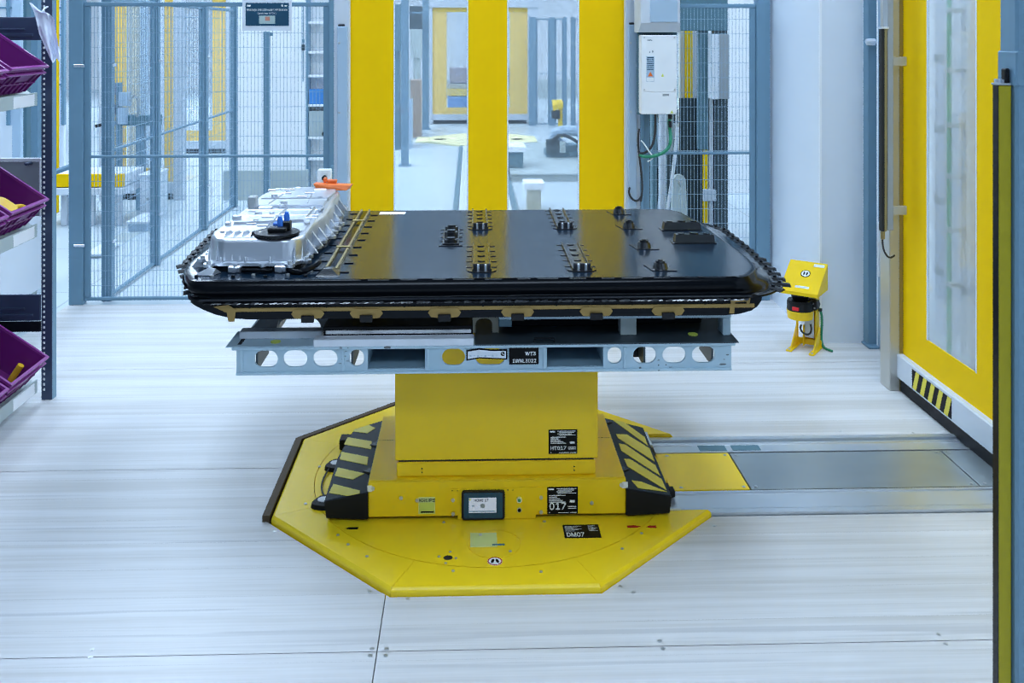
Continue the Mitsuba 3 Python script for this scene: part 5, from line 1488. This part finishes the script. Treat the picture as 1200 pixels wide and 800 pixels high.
    part(r, 'valve', [bx(X(130, yg), X(136, yg), yg - .07, yg - .01, ZY(111, yg, 130), ZY(97, yg, 130)), bx(X(130, yg), X(136, yg), yg - .07, yg - .01, ZY(134, yg, 130), ZY(122, yg, 130))], 'mauve_paint')
    part(r, 'hose', tube([PY(152, 118, yg - .04), PY(158, 112, yg - .05), PY(162, 124, yg - .05), PY(160, 136, yg)], .012, 6, 14), 'grey_paint')
    part(r, 'stand', [bx(X(158, yg), X(168, yg), yg + .02, yg + .08, 0, ZY(147, yg, 160)), bx(X(135, yg), X(141, yg), yg + .0, yg + .06, 0, ZY(97, yg, 140)), bx(X(182, yg), X(186, yg), yg + .02, yg + .08, 0, ZY(135, yg, 184))], 'fence_blue')
    part(r, 'probe', cyl(PY(112, 148, yg), PY(131, 143, yg), .014, 8), 'dark_void')
    part(r, 'probe_arm', bx(X(118, yg), X(141, yg), yg + .01, yg + .03, ZY(146, yg, 130), ZY(142, yg, 130)), 'fence_blue')
    # grey upright panel seen in the door window
    p = thing('sliding_panel', 'tall greige panel seen through the nearer far roll door', 'panel')
    part(p, 'sheet', bx(X(150, 10.2), X(164, 10.2), 10.2, 10.25, 0, 2.1), 'beige_box')
    part(p, 'edge', bx(X(164, 10.2), X(172, 10.2), 10.2, 10.26, 0, 2.1), 'strip_blue')
    # cabinets and boxes on the floor
    def cab(nm, u0, u1, v0, v1, Y, m_, label, cat, door=True):
        t = thing(nm, label, cat)
        z0_, z1_ = ZY(v1, Y, (u0 + u1) / 2), ZY(v0, Y, (u0 + u1) / 2)
        z0_ = max(0, z0_)
        part(t, 'body', bx(X(u0, Y), X(u1, Y), Y, Y + .35, z0_ if z0_ > .06 else 0, z1_), m_)
        part(t, 'lid', bx(X(u0, Y) - .01, X(u1, Y) + .01, Y - .012, Y + .36, z1_, z1_ + .02), 'panel_white')
        if door:
            part(t, 'door', bx(X(u0, Y) + .02, X(u1, Y) - .02, Y - .008, Y, max(z0_, 0) + .05, z1_ - .03), m_)
            part(t, 'handle', cyl(((X(u1, Y) - .05), Y - .02, (z0_ + z1_) / 2), ((X(u1, Y) - .05), Y - .008, (z0_ + z1_) / 2), .012, 8), 'grey_paint')
        return t
    cab('floor_cabinet', 164, 181, 207, 262, 8.25, 'panel_white', 'white narrow cabinet standing behind the receding mesh fence', 'cabinet')
    cab('floor_box', 100, 118, 300, 330, 6.9, 'grey_green', 'low grey box with pale lid behind the big fence post', 'box', False)
    cab('floor_box', 122, 147, 295, 325, 7.4, 'grey_green', 'low grey box with pale lid at the foot of the receding fence', 'box', False)
    cab('floor_box', 150, 172, 262, 280, 7.8, 'strip_blue', 'low blue-grey box farther along the receding fence', 'box', False)
    cab('pallet_box', 196, 226, 224, 262, 10.5, 'beige_box', 'beige pallet box far behind the receding fence', 'box', False)
    # white partition wall with a dark base
    yw = 9.25
    struct('wall_partition_far', [bx(X(270, yw), X(357, yw), yw, yw + .06, .28, 3.2, 0)], 'white_wall', 'white partition wall behind the mesh fence')
    part('wall_partition_far', 'base_panel', bx(X(262, yw), X(360, yw), yw - .02, yw + .07, 0, .28), 'grey_green')
    sp = thing('short_post', 'short grey post standing behind the mesh below the blue sign', 'post')
    ysp = 7.6
    part(sp, 'tube', bx(X(308.5, ysp), X(315.5, ysp), ysp, ysp + .045, 0, ZY(37, ysp), .003), 'fence_blue')
    part(sp, 'clip', bx(X(315, ysp), X(319, ysp), ysp, ysp + .03, ZY(42, ysp), ZY(38, ysp)), 'fence_blue')
    rd = thing('wall_rod', 'thin vertical rod with a switch on the white partition', 'rod')
    part(rd, 'rod', [bx(X(354.5, 9.2), X(355.6, 9.2), 9.20, 9.215, ZY(95, 9.2), ZY(5, 9.2), 0), bx(X(354, 9.2), X(356, 9.2), 9.19, 9.25, ZY(50, 9.2), ZY(46, 9.2))], 'fence_blue')
    part(rd, 'switch', bx(X(353.5, 9.2), X(357.5, 9.2), 9.17, 9.20, ZY(59, 9.2), ZY(52, 9.2)), 'dark_teal')
    # shelf with a blue bin
    s = thing('supply_shelf', 'white supply shelf with several boards behind the mesh beside the door column', 'shelf')
    ys = 9.6
    for (v, nm) in ((25, 0), (60, 1), (88, 2), (122, 3), (160, 4), (185, 5)):
        part(s, 'board', bx(X(361, ys), X(396, ys), ys, ys + .15, ZY(v + 3, ys, 375), ZY(v, ys, 375)), 'white_wall')
    part(s, 'upright', bx(X(358.5, ys), X(361.2, ys), ys, ys + .16, 0, 2.3), 'fence_blue')
    part(s, 'upright', bx(X(396, ys), X(399, ys), ys, ys + .16, 0, 2.3), 'fence_blue')
    part(s, 'back', bx(X(361, ys), X(396, ys), ys + .16, ys + .18, 0, 2.3), 'white_wall')
    zb = ZY(122, ys, 375)
    solo('blue_bin', bx(X(362, ys), X(386, ys), ys + .002, ys + .14, zb, zb + .145), 'blue_bin', 'bright blue bin on the supply shelf', 'bin')
    zb = ZY(160, ys, 375)
    solo('grey_bin', bx(X(362, ys), X(385, ys), ys + .002, ys + .14, zb, zb + .25), 'grey_green', 'grey-green bin on the supply shelf under the blue bin', 'bin')
    lid = solo('black_reel', cyl((X(381, ys), ys + .001, ZY(156.5, ys, 380)), (X(381, ys), ys - .02, ZY(156.5, ys, 380)), .028, 16), 'dark_void', 'small black reel on the front of the supply shelf', 'reel')
    # small white unit with black knob just behind the battery's orange cover
    u = thing('junction_unit', 'white junction unit with a black knob behind the orange connector cover', 'junction box')
    yj = 5.54
    part(u, 'box', bx(X(372, yj), X(387.5, yj), yj, yj + .06, ZY(216, yj, 380), ZY(199, yj, 380)), 'white_metal')
    part(u, 'knob', cyl((X(380.5, yj), yj, ZY(208, yj, 380)), (X(380.5, yj), yj - .025, ZY(208, yj, 380)), .014, 14), 'dark_void')
    part(u, 'mount', [bx(X(373, yj), X(376, yj), yj + .06, 5.70, ZY(206, yj, 380), ZY(203, yj, 380))], 'grey_paint')
    part(u, 'pole', bx(X(386, yj), X(388.5, yj), yj + .062, yj + .10, 0, ZY(196, yj, 380)), 'fence_blue')


hall_left()


# ------------------------------------------------------------------ beyond the rear door
def hall_rear():
    X = XY
    # second turntable, its track and far roll door
    yc = 14.2
    xc = X(566, yc)
    t = thing('turntable_platform', 'distant pale yellow turntable plate in front of the far roll door', 'turntable')
    r = .78
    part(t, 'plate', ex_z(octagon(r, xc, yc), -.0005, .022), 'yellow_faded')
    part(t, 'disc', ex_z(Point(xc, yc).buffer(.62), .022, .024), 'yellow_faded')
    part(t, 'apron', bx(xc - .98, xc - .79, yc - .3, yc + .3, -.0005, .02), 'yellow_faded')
    for u in (516, 606):
        x, y = PF(u, 163, .024)
        part(t, 'marking', ex_z(Point(x, y).buffer(.09), .024, .0245), 'label_black')
    k = thing('floor_rail_track', 'distant floor rail track running straight to the far turntable', 'rail track')
    xl = PF(531, 245)[0]
    xr = PF(603, 232)[0]
    for (a, b) in ((xl, xl + .045), (xr - .045, xr)):
        part(k, 'rail', bx(a, b, 6.3, 13.3, -.0005, .03), 'teal_metal')
    part(k, 'rail_cover', bx(xl + .05, xl + .15, 6.3, 13.3, -.0005, .022), 'column_grey')
    part(k, 'bed', bx(xl + .16, xr - .05, 6.3, 13.3, -.0005, .012), 'panel_white')
    for j in range(28):
        y = 6.4 + j * .245
        part(k, 'roller', bx(xl + .151, xl + .165, y, y + .16, .0, .034, 0), 'dark_void')
    yd = 16.8
    xa_ = X(507, yd)
    d = lambda u: X(u, yd) - xa_
    t5, P = roll_door('door_5', facing(xa_, yd), d(618), ZY(9, yd), [(0, d(523.5)), (d(597.5), d(618))], [(d(523.5), d(597.5))], 'far yellow roll door with a wide window, seen through the rear door', 'window_clear', colw=.18, far=True, zwin=.28, cloth='yellow_hazed')
    part(t5, 'lintel', P(bx(0, d(618), -.004, -.003, ZY(14, yd), ZY(9, yd), 0)), 'yellow_cloth')
    # what stands behind the far door's window
    w = thing('machine_block', 'mauve and yellow machine block seen through the far roll door window', 'machine')
    yb = 19.2
    part(w, 'head', bx(X(527, yb), X(600, yb), yb, yb + .5, ZY(97, yb), ZY(80, yb)), 'mauve_paint')
    part(w, 'band', bx(X(524, yb), X(598, yb), yb + .02, yb + .5, ZY(104, yb), ZY(98, yb)), 'beige_box')
    part(w, 'yellow_band', bx(X(524, yb), X(600, yb), yb - .02, yb + .5, ZY(112, yb), ZY(104, yb)), 'yellow_paint')
    part(w, 'blue_base', bx(X(525, yb), X(596, yb), yb, yb + .5, 0, ZY(113, yb)), 'blue_bin')
    # left window: posts, machines and boxes
    for (u0, u1, Y, lab) in ((470, 478.5, 11.5, 'blue-grey post beyond the rear door, nearer of a pair'), (495, 502.5, 15.8, 'blue-grey post beyond the rear door, beside the far roll door')):
        p = thing('hall_post', lab, 'post')
        part(p, 'tube', bx(X(u0, Y), X(u1, Y), Y, Y + .08, 0, 2.6), 'fence_blue')
        part(p, 'foot_plate', bx(X(u0, Y) - .03, X(u1, Y) + .03, Y - .04, Y + .12, 0, .012), 'fence_blue')
    m = thing('overhead_machine', 'dark blue machine heads seen high through the rear door window', 'machine')
    part(m, 'head', [bx(X(458, 13), X(472, 13), 13, 13.4, ZY(60, 13), ZY(5, 13))], 'teal_metal')
    part(m, 'head', [bx(X(480, 15.2), X(494, 15.2), 15.2, 15.5, ZY(34, 15.2), 2.0)], 'dark_teal')
    part(m, 'beam', bx(X(455, 13.4), X(500, 13.4), 13.4, 13.5, ZY(16, 13.4), ZY(14, 13.4)), 'fence_blue')
    part(m, 'panel', bx(X(481, 15.2), X(494, 15.2), 15.2, 15.4, ZY(68, 15.2), ZY(34, 15.2)), 'grey_green')
    part(m, 'stand', bx(X(460, 13), X(468, 13), 13.1, 13.3, 0, ZY(60, 13)), 'teal_metal')
    part(m, 'stand', bx(X(484, 15.2), X(492, 15.2), 15.25, 15.35, 0, ZY(68, 15.2)), 'grey_green')
    def box_(nm, u0, u1, v0, v1, Y, m_, label, cat, lid=None, dd=.4, z00=0):
        t = thing(nm, label, cat)
        uc = (u0 + u1) / 2
        z0_, z1_ = ZY(v1, Y, uc), ZY(v0, Y, uc)
        z0_ = z00 if z0_ < .12 else z0_
        part(t, 'body', bx(X(u0, Y), X(u1, Y), Y, Y + dd, z0_, z1_), m_)
        if lid:
            part(t, 'lid', bx(X(u0, Y) - .03, X(u1, Y) + .03, Y - .03, Y + dd + .03, z1_, z1_ + .06), lid)
        return t
    box_('carton', 481, 493, 94, 170, 14.6, 'brown_box', 'tall brown carton stack beyond the rear door window', 'box')
    box_('switch_cabinet', 472, 482, 118, 175, 13.2, 'strip_blue', 'slim blue-grey switch cabinet beyond the rear door window', 'cabinet')
    box_('white_crate', 462, 469, 62, 172, 14.0, 'white_metal', 'white stacked crates at the window edge beyond the rear door', 'crate')
    # right window
    box_('lidded_bin', 587, 613, 178, 205, 10.7, 'teal_metal', 'grey bin with a white lid standing on the low step', 'bin', 'paper_white', z00=.086)
    box_('lidded_bin', 618, 634, 222, 247, 8.6, 'beige_box', 'small beige bin with a white lid on the floor beyond the door', 'bin', 'paper_white', .2)
    st = solo('low_step', [bx(X(599, 10.3), X(740, 10.3), 10.3, 13.2, -.001, .085), bx(X(599, 10.3), X(740, 10.3), 10.27, 10.3, .07, .085)], 'grey_green', 'low grey step across the floor beyond the rear door', 'step')
    r = thing('robot', 'dark blue handling robot crouching on the step beyond the rear door', 'robot')
    yr = 11.6
    Z = lambda v: ZY(v, yr, 665)
    part(r, 'base', [cyl((X(664, yr), yr + .2, .085), (X(664, yr), yr + .2, .22), .17, 16), bx(X(640, yr), X(700, yr), yr, yr + .4, .085, .15)], 'teal_metal')
    part(r, 'arm', [tube([(X(664, yr), yr + .2, .2), (X(652, yr), yr + .1, .36), (X(672, yr), yr + .05, .40), (X(690, yr), yr + .1, .30)], .065, 10, 16)], 'strip_blue')
    part(r, 'wrist', [cyl((X(690, yr), yr, .27), (X(690, yr), yr + .2, .27), .08, 12), bx(X(640, yr), X(655, yr), yr - .06, yr + .05, .15, .30)], 'dark_teal')
    part(r, 'hose', tube([(X(645, yr), yr - .05, .25), (X(660, yr), yr - .12, .36), (X(680, yr), yr - .1, .25), (X(695, yr), yr, .20)], .02, 6, 16), 'dark_cable')
    part(r, 'gripper', [bx(X(676, yr), X(700, yr), yr - .1, yr, .15, .20), bx(X(655, yr), X(662, yr), yr - .1, yr, .15, .28)], 'grey_green')
    y5 = 13.6
    s = thing('laser_scanner_stand', 'distant yellow hooded scanner stand at the far mesh fence', 'laser scanner')
    part(s, 'hood', hull([(X(648, y5), y5, ZY(130, y5, 650)), (X(660, y5), y5, ZY(126, y5, 650)), (X(648, y5), y5 + .2, ZY(118, y5, 650)), (X(660, y5), y5 + .2, ZY(118, y5, 650)), (X(648, y5), y5, ZY(124, y5, 650)), (X(660, y5), y5, ZY(120, y5, 650))]), 'yellow_paint')
    part(s, 'head', cyl((X(652, y5), y5 + .1, ZY(140, y5, 650)), (X(652, y5), y5 + .1, ZY(130, y5, 650)), .06, 12), 'dark_void')
    part(s, 'column', bx(X(655, y5), X(660, y5), y5 + .1, y5 + .16, 0, ZY(126, y5, 650)), 'yellow_paint')
    fence('wire_fence', (X(620, 16.4), 16.4), (X(700, 16.4), 16.4), 'distant mesh fence to the right of the far roll door', [(X(624, 16.4) - X(620, 16.4), .12), (X(647, 16.4) - X(620, 16.4), .10), (X(662, 16.4) - X(620, 16.4), .06), (X(671, 16.4) - X(620, 16.4), .06), (X(700, 16.4) - X(620, 16.4), .06)], z1=ZY(22, 16.4), mid=ZY(86, 16.4), wires=False, post_top=ZY(20, 16.4), fp=.02)
    struct('wall_rear_low', [bx(-3, 6, 23.0, 23.1, 0, .45, 0)], 'grey_green', 'grey dado at the far end of the hall')


hall_rear()
del xa
